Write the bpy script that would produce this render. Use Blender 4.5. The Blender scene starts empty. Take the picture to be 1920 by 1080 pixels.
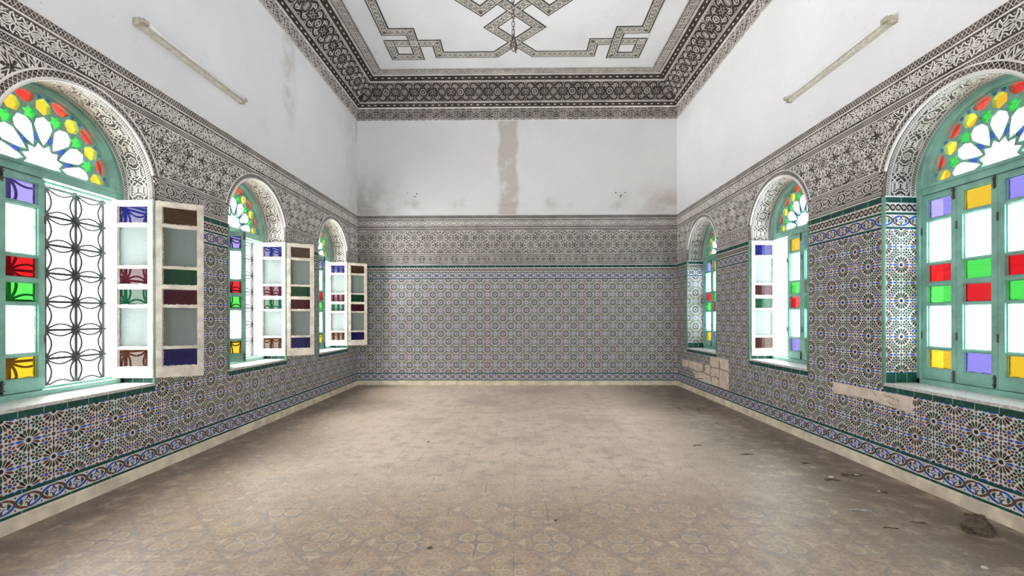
import bpy, bmesh, math, random
from mathutils import Vector, Matrix, geometry
random.seed(7)
sc = bpy.context.scene
COL = sc.collection
pi = math.pi
R_ = math.radians

# ------------------------------------------------------------------ room numbers (metres, camera at x=0, y=0)
XL, XR, D, YF, CAMZ = 2.817, 2.789, 7.746, -0.95, 1.19
YB = -5.0                       # unseen end of the hall, set far back to even the fill light
ZC = 5.225                      # ceiling height
WIN_Y = [2.86, 4.80, 6.745]     # window centres along both side walls
HW, ZS = 0.535, 2.145           # half width and springing height of the arches
SILL = 0.685
HP = 0.13717                    # half period of the star tiles

# ------------------------------------------------------------------ camera
cd = bpy.data.cameras.new('camera'); cam = bpy.data.objects.new('camera', cd); COL.objects.link(cam)
cam.location = (0, 0, CAMZ)
cam.rotation_euler = (Matrix.Rotation(R_(0.708), 3, 'Z') @ Matrix.Rotation(R_(90), 3, 'X') @ Matrix.Rotation(R_(-0.088), 3, 'Z')).to_euler()
cd.sensor_width = 36; cd.lens = 828 / 1920 * 36
cd.shift_y = 54.57 / 1920
cd.clip_start = 0.05
sc.camera = cam

# ------------------------------------------------------------------ view
sc.view_settings.view_transform = 'Standard'
sc.view_settings.look = 'None'
sc.view_settings.gamma = 1
sc.view_settings.use_curve_mapping = False
sc.view_settings.exposure = 0.0

# ------------------------------------------------------------------ daylight: an overcast sky, brighter and warmer to the left (sun side)
SKY, HORIZON = 69.0, 13.0
w = bpy.data.worlds.new('sky'); sc.world = w; w.use_nodes = True
nt = w.node_tree; nt.nodes.clear()
out = nt.nodes.new('ShaderNodeOutputWorld'); bg = nt.nodes.new('ShaderNodeBackground')
tc = nt.nodes.new('ShaderNodeTexCoord'); sp = nt.nodes.new('ShaderNodeSeparateXYZ')
mr = nt.nodes.new('ShaderNodeMapRange'); mr.inputs[1].default_value = -1; mr.inputs[2].default_value = 1
cr = nt.nodes.new('ShaderNodeValToRGB')
cr.color_ramp.elements[0].position = 0.15; cr.color_ramp.elements[0].color = (0.93, 0.935, 0.935, 1)
cr.color_ramp.elements[1].position = 0.85; cr.color_ramp.elements[1].color = (0.60, 0.65, 0.73, 1)
el = nt.nodes.new('ShaderNodeValToRGB')        # radiance by height: ground and sky raised as fill light, horizon band held low
el.color_ramp.interpolation = 'EASE'
def key(e, p, v): e.position = p; e.color = (v, v, v, 1)
key(el.color_ramp.elements[0], 0.30, 1.0); key(el.color_ramp.elements[1], 0.44, HORIZON / SKY)
key(el.color_ramp.elements.new(0.69), 0.69, HORIZON / SKY); key(el.color_ramp.elements.new(0.80), 0.80, 0.72)
hz = nt.nodes.new('ShaderNodeMath'); hz.operation = 'MULTIPLY_ADD'; hz.inputs[1].default_value = 0.5; hz.inputs[2].default_value = 0.5
mx = nt.nodes.new('ShaderNodeMath'); mx.operation = 'MULTIPLY'; mx.inputs[1].default_value = SKY
L = nt.links.new
L(tc.outputs['Generated'], sp.inputs[0]); L(sp.outputs[0], mr.inputs[0]); L(mr.outputs[0], cr.inputs[0])
L(sp.outputs[2], hz.inputs[0]); L(hz.outputs[0], el.inputs[0]); L(el.outputs[0], mx.inputs[0])
L(cr.outputs[0], bg.inputs[0]); L(mx.outputs[0], bg.inputs[1]); L(bg.outputs[0], out.inputs[0])

def portal(name, loc, rot, sx, sy):
    ld = bpy.data.lights.new(name, 'AREA'); ld.shape = 'RECTANGLE'; ld.size = sx; ld.size_y = sy
    ld.cycles.is_portal = True
    o = bpy.data.objects.new(name, ld); COL.objects.link(o); o.location = loc; o.rotation_euler = rot
portal('daylight_portal', (-0.4, YB - 0.02, 1.25), (R_(90), 0, 0), 1.6, 2.5)  # portal of the added doorway behind the camera
for yc in WIN_Y:
    portal('daylight_portal', (-XL - 0.44, yc, 1.68), (0, R_(-90), 0), 2.1, 1.12)
    portal('daylight_portal', (XR + 0.44, yc, 1.68), (0, R_(90), 0), 2.1, 1.12)

# ================================================================== helpers
class MB:
    def __init__(s): s.v = []; s.f = []; s.m = []
    def poly(s, pts, m=0):
        n = len(s.v); s.v.extend(tuple(p) for p in pts); s.f.append(tuple(range(n, n + len(pts)))); s.m.append(m)
    def box(s, x0, x1, y0, y1, z0, z1, m=0):
        n = len(s.v)
        s.v += [(x0,y0,z0),(x1,y0,z0),(x1,y1,z0),(x0,y1,z0),(x0,y0,z1),(x1,y0,z1),(x1,y1,z1),(x0,y1,z1)]
        for q in ((0,3,2,1),(4,5,6,7),(0,1,5,4),(1,2,6,5),(2,3,7,6),(3,0,4,7)):
            s.f.append(tuple(n + i for i in q)); s.m.append(m)
    def tube(s, pts, r, m=0, n=7, closed=False, caps=True):
        P = [Vector(p) for p in pts]; k = len(P); base = len(s.v); prev = None
        for i, p in enumerate(P):
            if closed: t = (P[(i+1) % k] - P[i-1]).normalized()
            else: t = (P[min(i+1, k-1)] - P[max(i-1, 0)]).normalized()
            if prev is None:
                a = Vector((0,0,1)) if abs(t.z) < 0.9 else Vector((1,0,0))
                e = t.cross(a).normalized()
            else: e = (prev - t * prev.dot(t)).normalized()
            prev = e; g = t.cross(e)
            for j in range(n):
                q = p + (e * math.cos(2*pi*j/n) + g * math.sin(2*pi*j/n)) * r
                s.v.append(tuple(q))
        for i in range(k if closed else k - 1):
            for j in range(n):
                a = base + i*n + j; b = base + i*n + (j+1) % n
                c = base + ((i+1) % k)*n + (j+1) % n; d = base + ((i+1) % k)*n + j
                s.f.append((a, b, c, d)); s.m.append(m)
        if caps and not closed:
            s.f.append(tuple(base + j for j in range(n))[::-1]); s.m.append(m)
            s.f.append(tuple(base + (k-1)*n + j for j in range(n))); s.m.append(m)
    def build(s, name, mats, parent=None, smooth=False, recalc=False):
        me = bpy.data.meshes.new(name); me.from_pydata(s.v, [], s.f)
        for m in (mats if isinstance(mats, (list, tuple)) else [mats]): me.materials.append(m)
        me.polygons.foreach_set('material_index', s.m)
        if smooth: me.polygons.foreach_set('use_smooth', [True] * len(s.f))
        me.update()
        if recalc:
            bm = bmesh.new(); bm.from_mesh(me); bmesh.ops.recalc_face_normals(bm, faces=bm.faces); bm.to_mesh(me); bm.free()
        o = bpy.data.objects.new(name, me); COL.objects.link(o)
        if parent: o.parent = parent
        return o

def tag(o, label=None, cat=None, group=None, kind=None):
    if label: o['label'] = label
    if cat: o['category'] = cat
    if group: o['group'] = group
    if kind: o['kind'] = kind
    return o
def empty(name, loc, rz=0.0):
    o = bpy.data.objects.new(name, None); COL.objects.link(o); o.location = loc; o.rotation_euler = (0, 0, rz)
    o.empty_display_size = 0.1
    return o

# ------------------------------------------------------------------ node helpers
class NG:
    def __init__(s, name):
        s.mat = bpy.data.materials.new(name); s.mat.use_nodes = True
        s.nt = s.mat.node_tree; s.nt.nodes.clear()
        s.out = s.nt.nodes.new('ShaderNodeOutputMaterial')
        s._pos = None
    def n(s, t): return s.nt.nodes.new(t)
    def put(s, sock, v):
        if hasattr(v, 'is_output') or isinstance(v, bpy.types.NodeSocket): s.nt.links.new(v, sock)
        elif isinstance(v, (tuple, list)) and len(v) == 3 and len(sock.default_value) == 4: sock.default_value = (*v, 1)
        else: sock.default_value = v
    def m(s, op, a, b=None, c=None, clamp=False):
        x = s.n('ShaderNodeMath'); x.operation = op; x.use_clamp = clamp
        s.put(x.inputs[0], a)
        if b is not None: s.put(x.inputs[1], b)
        if c is not None: s.put(x.inputs[2], c)
        return x.outputs[0]
    def pos(s):
        if s._pos is None:
            g = s.n('ShaderNodeNewGeometry'); q = s.n('ShaderNodeSeparateXYZ'); s.nt.links.new(g.outputs['Position'], q.inputs[0])
            s._pos = (q.outputs[0], q.outputs[1], q.outputs[2]); s._P = g.outputs['Position']
        return s._pos
    def noise(s, scale, detail=4, rough=0.55, vec=None, dist=0.0):
        x = s.n('ShaderNodeTexNoise'); x.inputs['Scale'].default_value = scale; x.inputs['Detail'].default_value = detail
        x.inputs['Roughness'].default_value = rough; x.inputs['Distortion'].default_value = dist
        s.pos(); s.nt.links.new(vec if vec is not None else s._P, x.inputs['Vector'])
        return x.outputs[0]
    def step(s, x, a, b):        # smooth 0..1 from a to b (a may exceed b)
        q = s.n('ShaderNodeMapRange'); q.interpolation_type = 'SMOOTHSTEP'
        lo, hi, f, t = (a, b, 0.0, 1.0) if a < b else (b, a, 1.0, 0.0)
        s.put(q.inputs[0], x); q.inputs[1].default_value = lo; q.inputs[2].default_value = hi
        q.inputs[3].default_value = f; q.inputs[4].default_value = t
        return q.outputs[0]
    def mix(s, f, a, b):
        q = s.n('ShaderNodeMix'); q.data_type = 'RGBA'; s.put(q.inputs[0], f); s.put(q.inputs[6], a); s.put(q.inputs[7], b)
        return q.outputs[2]
    def bsdf(s, color, rough=0.6, spec=0.5, bump=None, bstr=0.2, bdist=0.01, metal=0.0):
        b = s.n('ShaderNodeBsdfPrincipled'); s.put(b.inputs['Base Color'], color); s.put(b.inputs['Roughness'], rough)
        b.inputs['Specular IOR Level'].default_value = spec; b.inputs['Metallic'].default_value = metal
        if bump is not None:
            k = s.n('ShaderNodeBump'); k.inputs['Strength'].default_value = bstr; k.inputs['Distance'].default_value = bdist
            s.nt.links.new(bump, k.inputs['Height']); s.nt.links.new(k.outputs[0], b.inputs['Normal'])
        return b.outputs[0]
    def done(s, sh): s.nt.links.new(sh, s.out.inputs[0]); return s.mat

def simple(name, col, rough=0.6, spec=0.5, var=0.12, scale=6.0, metal=0.0, bump=0.0):
    g = NG(name); nz = g.noise(scale, 5)
    dark = tuple(c * (1 - var) for c in col); lite = tuple(min(1, c * (1 + var)) for c in col)
    c = g.mix(g.step(nz, 0.3, 0.7), dark, lite)
    return g.done(g.bsdf(c, rough, spec, nz if bump else None, bump, 0.01, metal))

# ------------------------------------------------------------------ materials
def plaster(name, base, kind):
    g = NG(name); x, y, z = g.pos()
    big = g.noise(0.9, 5, 0.6); fine = g.noise(14, 4, 0.6); mid = g.noise(3.2, 6, 0.65)
    c = g.mix(g.step(big, 0.3, 0.72), tuple(v * 0.93 for v in base), base)
    c = g.mix(g.m('MULTIPLY', g.step(mid, 0.58, 0.75), 0.22), c, (0.55, 0.52, 0.49))
    wob = g.m('MULTIPLY', g.m('SUBTRACT', g.noise(2.2, 5, 0.6), 0.5), 0.22)
    if kind == 'back':
        a = g.m('ABSOLUTE', g.m('ADD', g.m('ADD', x, 0.155), wob))
        st = g.m('MULTIPLY', g.step(a, 0.20, 0.12), g.step(mid, 0.25, 0.5))
        c = g.mix(g.m('MULTIPLY', st, 0.62), c, (0.40, 0.335, 0.29))
        zz = g.m('ABSOLUTE', g.m('SUBTRACT', z, g.m('ADD', 3.22, wob)))
        st2 = g.m('MULTIPLY', g.step(zz, 0.16, 0.04), g.step(g.noise(1.3, 4, 0.6), 0.46, 0.62))
        c = g.mix(g.m('MULTIPLY', st2, 0.55), c, (0.42, 0.37, 0.325))
        lf = g.m('MULTIPLY', g.step(x, -1.7, -2.9), g.step(z, 4.0, 3.1))
        c = g.mix(g.m('MULTIPLY', lf, g.m('MULTIPLY', g.step(mid, 0.3, 0.6), 0.7)), c, (0.33, 0.30, 0.275))
        pk = g.m('MULTIPLY', g.m('MULTIPLY', g.step(x, 1.3, 2.4), g.step(zz, 0.3, 0.08)), g.step(mid, 0.4, 0.6))
        c = g.mix(g.m('MULTIPLY', pk, 0.4), c, (0.48, 0.39, 0.36))
    elif kind == 'left':
        a = g.m('ABSOLUTE', g.m('ADD', g.m('SUBTRACT', y, 5.42), g.m('MULTIPLY', wob, 1.4)))
        st = g.m('MULTIPLY', g.step(a, 0.24, 0.02), g.m('MULTIPLY', g.step(z, 3.25, 4.1), g.step(g.noise(5, 6, 0.7), 0.30, 0.62)))
        c = g.mix(g.m('MULTIPLY', st, 0.55), c, (0.47, 0.43, 0.39))
        c = g.mix(g.m('MULTIPLY', g.step(y, 6.6, 7.9), g.m('MULTIPLY', g.step(mid, 0.3, 0.62), 0.35)), c, (0.45, 0.43, 0.42))
    elif kind == 'ceiling':
        c = g.mix(g.m('MULTIPLY', g.step(g.noise(0.7, 3), 0.5, 0.7), 0.18), c, (0.60, 0.545, 0.50))
    c = g.mix(g.m('MULTIPLY', g.step(g.noise(30, 2), 0.70, 0.76), 0.35), c, (0.42, 0.39, 0.36))
    return g.done(g.bsdf(c, 0.85, 0.25, g.m('ADD', fine, mid), 0.12, 0.02))
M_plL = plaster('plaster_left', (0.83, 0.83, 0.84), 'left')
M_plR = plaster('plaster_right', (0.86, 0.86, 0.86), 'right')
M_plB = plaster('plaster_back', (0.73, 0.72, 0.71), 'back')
M_plC = plaster('plaster_ceiling', (0.82, 0.82, 0.82), 'ceiling')
M_rib = simple('stucco_white', (0.82, 0.785, 0.755), 0.8, 0.2, 0.14, 5)
M_gnd = simple('stucco_dark_ground', (0.10, 0.085, 0.076), 0.9, 0.15, 0.5, 8)
M_gnd2 = simple('cornice_dark_ground', (0.054, 0.045, 0.040), 0.9, 0.15, 0.35, 5)
M_ceilrib = simple('strapwork_cream', (0.62, 0.59, 0.545), 0.8, 0.2, 0.15, 5)
M_ceilgnd = simple('strapwork_ground', (0.155, 0.142, 0.125), 0.9, 0.15, 0.4, 9)

def glaze(name, col, var=0.25):
    g = NG(name); nz = g.noise(38, 3)
    c = g.mix(g.step(nz, 0.3, 0.7), tuple(v * (1 - var) for v in col), tuple(v * (1 + var) for v in col))
    return g.done(g.bsdf(c, g.m('ADD', 0.36, g.m('MULTIPLY', nz, 0.25)), 0.32))
Z_WHITE = glaze('tile_white', (0.76, 0.73, 0.69), 0.08)
Z_BLACK = glaze('tile_black', (0.012, 0.011, 0.012))
Z_BROWN = glaze('tile_brown', (0.150, 0.074, 0.046), 0.35)
Z_GREEN = glaze('tile_green', (0.017, 0.085, 0.055), 0.35)
Z_BLUE = glaze('tile_blue', (0.030, 0.095, 0.47), 0.3)
Z_BAND = glaze('tile_dark_green', (0.010, 0.078, 0.058), 0.4)
ZM = [Z_WHITE, Z_BLACK, Z_BROWN, Z_GREEN, Z_BLUE, Z_BAND]
WH, BK, BR, GR, BL, DG = range(6)

M_base = simple('baseboard_cream', (0.80, 0.70, 0.54), 0.7, 0.3, 0.2, 7, bump=0.2)
M_patch = simple('bare_plaster', (0.80, 0.675, 0.56), 0.9, 0.2, 0.14, 9, bump=0.4)
M_crack = simple('mortar_shadow_brown', (0.13, 0.085, 0.055), 0.95, 0.1, 0.3, 9)
M_marble = simple('sill_marble', (0.62, 0.585, 0.57), 0.35, 0.5, 0.25, 60)
M_wood = simple('painted_wood_green', (0.27, 0.53, 0.44), 0.45, 0.4, 0.18, 9, bump=0.15)
M_cream = simple('painted_wood_cream', (0.60, 0.535, 0.45), 0.6, 0.3, 0.2, 11, bump=0.2)
M_pole = simple('corner_bead_green', (0.20, 0.42, 0.31), 0.3, 0.5, 0.15, 12)
M_iron = simple('iron_grille', (0.028, 0.022, 0.021), 0.6, 0.4, 0.3, 20)
M_bolt = simple('bolt_metal', (0.10, 0.095, 0.075), 0.5, 0.5, 0.4, 40)
M_tube = simple('tube_glass', (0.84, 0.84, 0.82), 0.2, 0.5, 0.05, 4)
M_fix = simple('lamp_body_dirty', (0.70, 0.665, 0.585), 0.6, 0.4, 0.16, 30)
M_cap = simple('lamp_holder', (0.42, 0.385, 0.30), 0.5, 0.4, 0.3, 20)
M_chain = simple('chain_rust', (0.075, 0.05, 0.045), 0.6, 0.4, 0.35, 40)
M_dust = simple('dust_fluff', (0.125, 0.098, 0.075), 1.0, 0.05, 0.3, 60)
M_dustg = simple('grey_flake', (0.30, 0.285, 0.26), 0.95, 0.1, 0.3, 60)
M_chip = simple('pale_chip', (0.60, 0.54, 0.46), 0.9, 0.2, 0.2, 40)
M_clod = simple('dirt_clod', (0.13, 0.10, 0.075), 1.0, 0.05, 0.3, 50)

def glass(name, tint, dust=0.05, dustcol=(0.5, 0.48, 0.45), rough=0.03, waves=0.0):
    g = NG(name)
    t = g.n('ShaderNodeBsdfTransparent'); g.put(t.inputs[0], tint)
    gl = g.n('ShaderNodeBsdfGlossy'); gl.inputs['Roughness'].default_value = rough; gl.inputs[0].default_value = (0.9, 0.9, 0.9, 1)
    df = g.n('ShaderNodeBsdfDiffuse'); g.put(df.inputs[0], dustcol)
    lw = g.n('ShaderNodeLayerWeight'); lw.inputs[0].default_value = 0.5
    tl = g.n('ShaderNodeBsdfTranslucent'); g.put(tl.inputs[0], tuple(a * a for a in tint))
    dm = g.n('ShaderNodeMixShader'); dm.inputs[0].default_value = 0.5
    g.nt.links.new(df.outputs[0], dm.inputs[1]); g.nt.links.new(tl.outputs[0], dm.inputs[2])
    fr_ = g.m('ADD', 0.032, g.m('MULTIPLY', g.m('POWER', lw.outputs['Facing'], 4.0), 0.5))
    m1 = g.n('ShaderNodeMixShader'); m1.inputs[0].default_value = dust
    m2 = g.n('ShaderNodeMixShader')
    g.nt.links.new(t.outputs[0], m1.inputs[1]); g.nt.links.new(dm.outputs[0], m1.inputs[2])
    g.nt.links.new(fr_, m2.inputs[0]); g.nt.links.new(m1.outputs[0], m2.inputs[1]); g.nt.links.new(gl.outputs[0], m2.inputs[2])
    if waves:
        k = g.n('ShaderNodeBump'); k.inputs['Strength'].default_value = waves; k.inputs['Distance'].default_value = 0.004
        nz = g.noise(18, 2); g.nt.links.new(nz, k.inputs['Height']); g.nt.links.new(k.outputs[0], gl.inputs['Normal'])
    return g.done(m2.outputs[0])
def textured_glass(name):
    g = NG(name)
    tcn = g.n('ShaderNodeTexCoord'); sp_ = g.n('ShaderNodeSeparateXYZ'); g.nt.links.new(tcn.outputs['Object'], sp_.inputs[0])
    a = g.m('SINE', g.m('MULTIPLY', g.m('ADD', sp_.outputs[0], sp_.outputs[2]), 300))
    b = g.m('SINE', g.m('MULTIPLY', g.m('SUBTRACT', sp_.outputs[0], sp_.outputs[2]), 300))
    h = g.m('MULTIPLY', a, b)
    k = g.n('ShaderNodeBump'); k.inputs['Strength'].default_value = 0.9; k.inputs['Distance'].default_value = 0.006
    g.nt.links.new(h, k.inputs['Height'])
    t = g.n('ShaderNodeBsdfTransparent'); t.inputs[0].default_value = (0.90, 0.95, 0.94, 1)
    tr = g.n('ShaderNodeBsdfTranslucent'); tr.inputs[0].default_value = (0.62, 0.70, 0.68, 1)
    df = g.n('ShaderNodeBsdfDiffuse'); g.put(df.inputs[0], g.mix(g.step(h, -0.6, 0.6), (0.33, 0.38, 0.365), (0.56, 0.62, 0.595)))
    gl = g.n('ShaderNodeBsdfGlossy'); gl.inputs['Roughness'].default_value = 0.25
    for nd in (tr, df, gl): g.nt.links.new(k.outputs[0], nd.inputs['Normal'])
    m0 = g.n('ShaderNodeMixShader'); m0.inputs[0].default_value = 0.40
    g.nt.links.new(t.outputs[0], m0.inputs[1]); g.nt.links.new(tr.outputs[0], m0.inputs[2])
    m1 = g.n('ShaderNodeMixShader'); m1.inputs[0].default_value = 0.24
    g.nt.links.new(m0.outputs[0], m1.inputs[1]); g.nt.links.new(df.outputs[0], m1.inputs[2])
    m2 = g.n('ShaderNodeMixShader'); m2.inputs[0].default_value = 0.06
    g.nt.links.new(m1.outputs[0], m2.inputs[1]); g.nt.links.new(gl.outputs[0], m2.inputs[2])
    return g.done(m2.outputs[0])
G_CLEAR = textured_glass('textured_glass')
def lin(r, g_, b, passes=2, dust=0.14):       # glass colour whose daylight, after all panes, has the given brightness
    return tuple(min(0.98, max(0.0004, (c / HORIZON * 1.15)) ** (1.0 / passes) / (1 - dust)) for c in (r, g_, b))
G_RED = glass('red_glass', lin(1.0, 0.014, 0.020), 0.14, (0.30, 0.055, 0.10))
G_GREEN = glass('green_glass', lin(0.13, 0.98, 0.13), 0.14, (0.04, 0.34, 0.18))
G_YELLOW = glass('yellow_glass', lin(1.15, 0.72, 0.035), 0.14, (0.36, 0.135, 0.08))
G_PURPLE = glass('purple_glass', lin(0.46, 0.38, 1.0), 0.14, (0.07, 0.08, 0.75))
G_WHITE = glass('clear_glass', (0.55, 0.57, 0.58), 0.06, (0.6, 0.65, 0.65))
GLASS = {'clear': G_CLEAR, 'red': G_RED, 'green': G_GREEN, 'yellow': G_YELLOW, 'purple': G_PURPLE}

# ------------------------------------------------------------------ floor: worn encaustic tiles, quatrefoils and scrolls in diamonds
def floor_material():
    g = NG('worn_floor_tiles'); x, y, z = g.pos()
    px = g.m('ADD', x, 0.221); py = g.m('SUBTRACT', y, 2.329)
    wx = g.m('MULTIPLY', g.m('SUBTRACT', g.noise(9, 4, 0.7), 0.5), 0.030)
    wy = g.m('MULTIPLY', g.m('SUBTRACT', g.noise(11, 4, 0.7), 0.5), 0.030)
    a = g.m('PINGPONG', g.m('ADD', px, wx), 0.2); b = g.m('PINGPONG', g.m('ADD', py, wy), 0.2)
    s_ = g.m('ADD', a, b)
    def hyp(u, v): return g.m('SQRT', g.m('ADD', g.m('MULTIPLY', u, u), g.m('MULTIPLY', v, v)))
    inq = g.step(s_, 0.2005, 0.1995)
    band = g.step(g.m('ABSOLUTE', g.m('SUBTRACT', s_, 0.2)), 0.021, 0.017)
    d = hyp(g.m('SUBTRACT', a, 0.050), g.m('SUBTRACT', b, 0.050))
    lobe = g.step(d, 0.046, 0.043); rim = g.m('MULTIPLY', lobe, g.step(d, 0.035, 0.038))
    ring = g.m('MULTIPLY', g.step(d, 0.066, 0.062), g.m('SUBTRACT', 1.0, lobe))
    tri = g.m('MULTIPLY', g.step(g.m('MAXIMUM', a, b), 0.138, 0.142), inq)
    a2 = g.m('SUBTRACT', 0.2, a); b2 = g.m('SUBTRACT', 0.2, b)
    p = g.m('MAXIMUM', a2, b2); q = g.m('MINIMUM', a2, b2)
    e = hyp(g.m('SUBTRACT', p, 0.072), g.m('SUBTRACT', q, 0.030))
    curl = g.m('MULTIPLY', g.m('MAXIMUM', g.step(g.m('ABSOLUTE', g.m('SUBTRACT', e, 0.026)), 0.008, 0.005), g.step(e, 0.010, 0.007)), g.m('SUBTRACT', 1.0, inq))
    star = g.m('MULTIPLY', g.step(g.m('ADD', p, g.m('MULTIPLY', q, 0.6)), 0.034, 0.030), g.m('SUBTRACT', 1.0, inq))
    n1 = g.noise(48, 7, 0.75); n2 = g.noise(1.1, 4, 0.6); n3 = g.noise(7, 5, 0.6)
    tan_ = g.mix(g.step(n1, 0.3, 0.7), (0.35, 0.24, 0.165), (0.58, 0.43, 0.315))
    grey = g.mix(g.step(n1, 0.3, 0.7), (0.27, 0.228, 0.20), (0.40, 0.345, 0.31))
    cream = g.mix(g.step(n1, 0.3, 0.7), (0.58, 0.46, 0.34), (0.70, 0.585, 0.46))
    olive = (0.48, 0.41, 0.255)
    c = tan_
    c = g.mix(g.m('MULTIPLY', ring, inq), c, grey)
    c = g.mix(g.m('MULTIPLY', lobe, inq), c, g.mix(0.35, tan_, olive))
    c = g.mix(g.m('MULTIPLY', rim, inq), c, cream)
    c = g.mix(curl, c, g.mix(0.5, cream, olive)); c = g.mix(star, c, grey)
    c = g.mix(g.m('MULTIPLY', band, g.m('SUBTRACT', 1.0, tri)), c, grey)
    c = g.mix(g.m('MULTIPLY', tri, g.step(s_, 0.183, 0.179)), c, cream)
    # worn and dusty, with daylight and side shade painted in
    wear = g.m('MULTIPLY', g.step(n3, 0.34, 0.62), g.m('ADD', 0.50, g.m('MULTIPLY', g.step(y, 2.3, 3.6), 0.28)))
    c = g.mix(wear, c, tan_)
    w2 = g.m('MULTIPLY', g.step(g.noise(16, 6, 0.75), 0.48, 0.60), 0.55); c = g.mix(w2, c, tan_)
    spk = g.step(g.noise(75, 4, 0.75), 0.60, 0.68)
    c = g.mix(g.m('MULTIPLY', spk, 0.45), c, (0.60, 0.52, 0.42))
    spk2 = g.step(g.noise(44, 4, 0.7), 0.66, 0.74)
    c = g.mix(g.m('MULTIPLY', spk2, 0.5), c, (0.10, 0.08, 0.065))
    dust_light = g.m('MULTIPLY', g.m('MULTIPLY', g.step(y, 2.5, 3.6), g.step(g.m('ABSOLUTE', x), 2.3, 1.2)), g.step(n3, 0.2, 0.6))  # pale dust mid-floor, also carrying the brighter daylight there as colour
    c = g.mix(g.m('MULTIPLY', dust_light, 0.8), c, g.mix(g.step(n1, 0.35, 0.65), (0.74, 0.565, 0.43), (0.95, 0.80, 0.665)))
    side = g.m('MAXIMUM', g.step(x, 1.1, 2.6), g.step(x, -1.9, -2.8))  # brown dust by the walls, with painted shade below the sills
    dust_shade = g.m('MULTIPLY', g.m('ADD', g.m('MULTIPLY', side, 0.9), g.m('MULTIPLY', g.step(n2, 0.45, 0.7), 0.35)), g.step(n3, 0.2, 0.55))
    c = g.mix(dust_shade, c, g.mix(g.step(n1, 0.35, 0.65), (0.135, 0.098, 0.072), (0.185, 0.14, 0.105)))
    ja = g.m('PINGPONG', px, 0.1); jb = g.m('PINGPONG', py, 0.1)
    jn = g.step(g.m('MINIMUM', ja, jb), 0.0022, 0.0010)
    c = g.mix(g.m('MULTIPLY', jn, 0.6), c, g.mix(g.step(g.noise(3, 3), 0.45, 0.6), (0.55, 0.46, 0.36), (0.06, 0.05, 0.045)))
    rough = g.m('ADD', 0.29, g.m('MULTIPLY', n3, 0.24))
    hgt = g.m('ADD', g.m('MULTIPLY', n1, 1.0), g.m('MULTIPLY', n3, 0.8))
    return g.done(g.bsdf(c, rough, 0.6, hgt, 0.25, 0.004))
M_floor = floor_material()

# ================================================================== 2-D pattern tools
def stroke(mb, P, pts, w_, h, m=0, h0=0.0, closed=False, keep=None, top=0.55, sub=None):
    if closed: pts = list(pts) + [pts[0]]
    if sub:
        q = [pts[0]]
        for a, b in zip(pts, pts[1:]):
            k = max(1, int(math.hypot(b[0]-a[0], b[1]-a[1]) / sub))
            for i in range(1, k+1): q.append((a[0]+(b[0]-a[0])*i/k, a[1]+(b[1]-a[1])*i/k))
        pts = q
    n = len(pts); off = []
    for i in range(n):
        if closed: a = pts[i-1] if i > 0 else pts[n-2]; b = pts[i+1] if i < n-1 else pts[1]
        else: a = pts[max(i-1, 0)]; b = pts[min(i+1, n-1)]
        c = pts[i]
        t1 = (c[0]-a[0], c[1]-a[1]); t2 = (b[0]-c[0], b[1]-c[1])
        l1 = math.hypot(*t1); l2 = math.hypot(*t2)
        if l1 < 1e-9: t1, l1 = t2, l2
        if l2 < 1e-9: t2, l2 = t1, l1
        n1 = (-t1[1]/l1, t1[0]/l1); n2 = (-t2[1]/l2, t2[0]/l2)
        mx_, my_ = n1[0]+n2[0], n1[1]+n2[1]; ml = math.hypot(mx_, my_)
        if ml < 1e-6: mx_, my_, ml = n1[0], n1[1], 1.0
        mx_, my_ = mx_/ml, my_/ml
        cs = max(0.45, mx_*n1[0]+my_*n1[1])
        off.append((mx_/cs, my_/cs))
    wa = w_/2; wb = wa*top
    rows = []
    for (x, y), (ox, oy) in zip(pts, off):
        rows.append((P(x+ox*wa, y+oy*wa, h0), P(x+ox*wb, y+oy*wb, h), P(x-ox*wb, y-oy*wb, h), P(x-ox*wa, y-oy*wa, h0)))
    V = mb.v; F = mb.f; MM = mb.m
    for i in range(n-1):
        if keep and not keep((pts[i][0]+pts[i+1][0])/2, (pts[i][1]+pts[i+1][1])/2): continue
        k = len(V); V.extend(rows[i]); V.extend(rows[i+1])
        F.append((k, k+1, k+5, k+4)); F.append((k+1, k+2, k+6, k+5)); F.append((k+2, k+3, k+7, k+6)); MM.extend((m, m, m))

def blob(mb, P, pts, h, m=0, h0=0.0, keep=None):      # small raised lozenge / leaf: a low pyramid with flat top
    cx = sum(p[0] for p in pts)/len(pts); cy = sum(p[1] for p in pts)/len(pts)
    if keep and not keep(cx, cy): return
    k = len(mb.v); n = len(pts)
    for x, y in pts: mb.v.append(P(x, y, h0))
    for x, y in pts: mb.v.append(P(cx+(x-cx)*0.65, cy+(y-cy)*0.65, h))
    for i in range(n):
        j = (i+1) % n; mb.f.append((k+i, k+j, k+n+j, k+n+i)); mb.m.append(m)
    mb.f.append(tuple(range(k+n, k+2*n))); mb.m.append(m)

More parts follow.
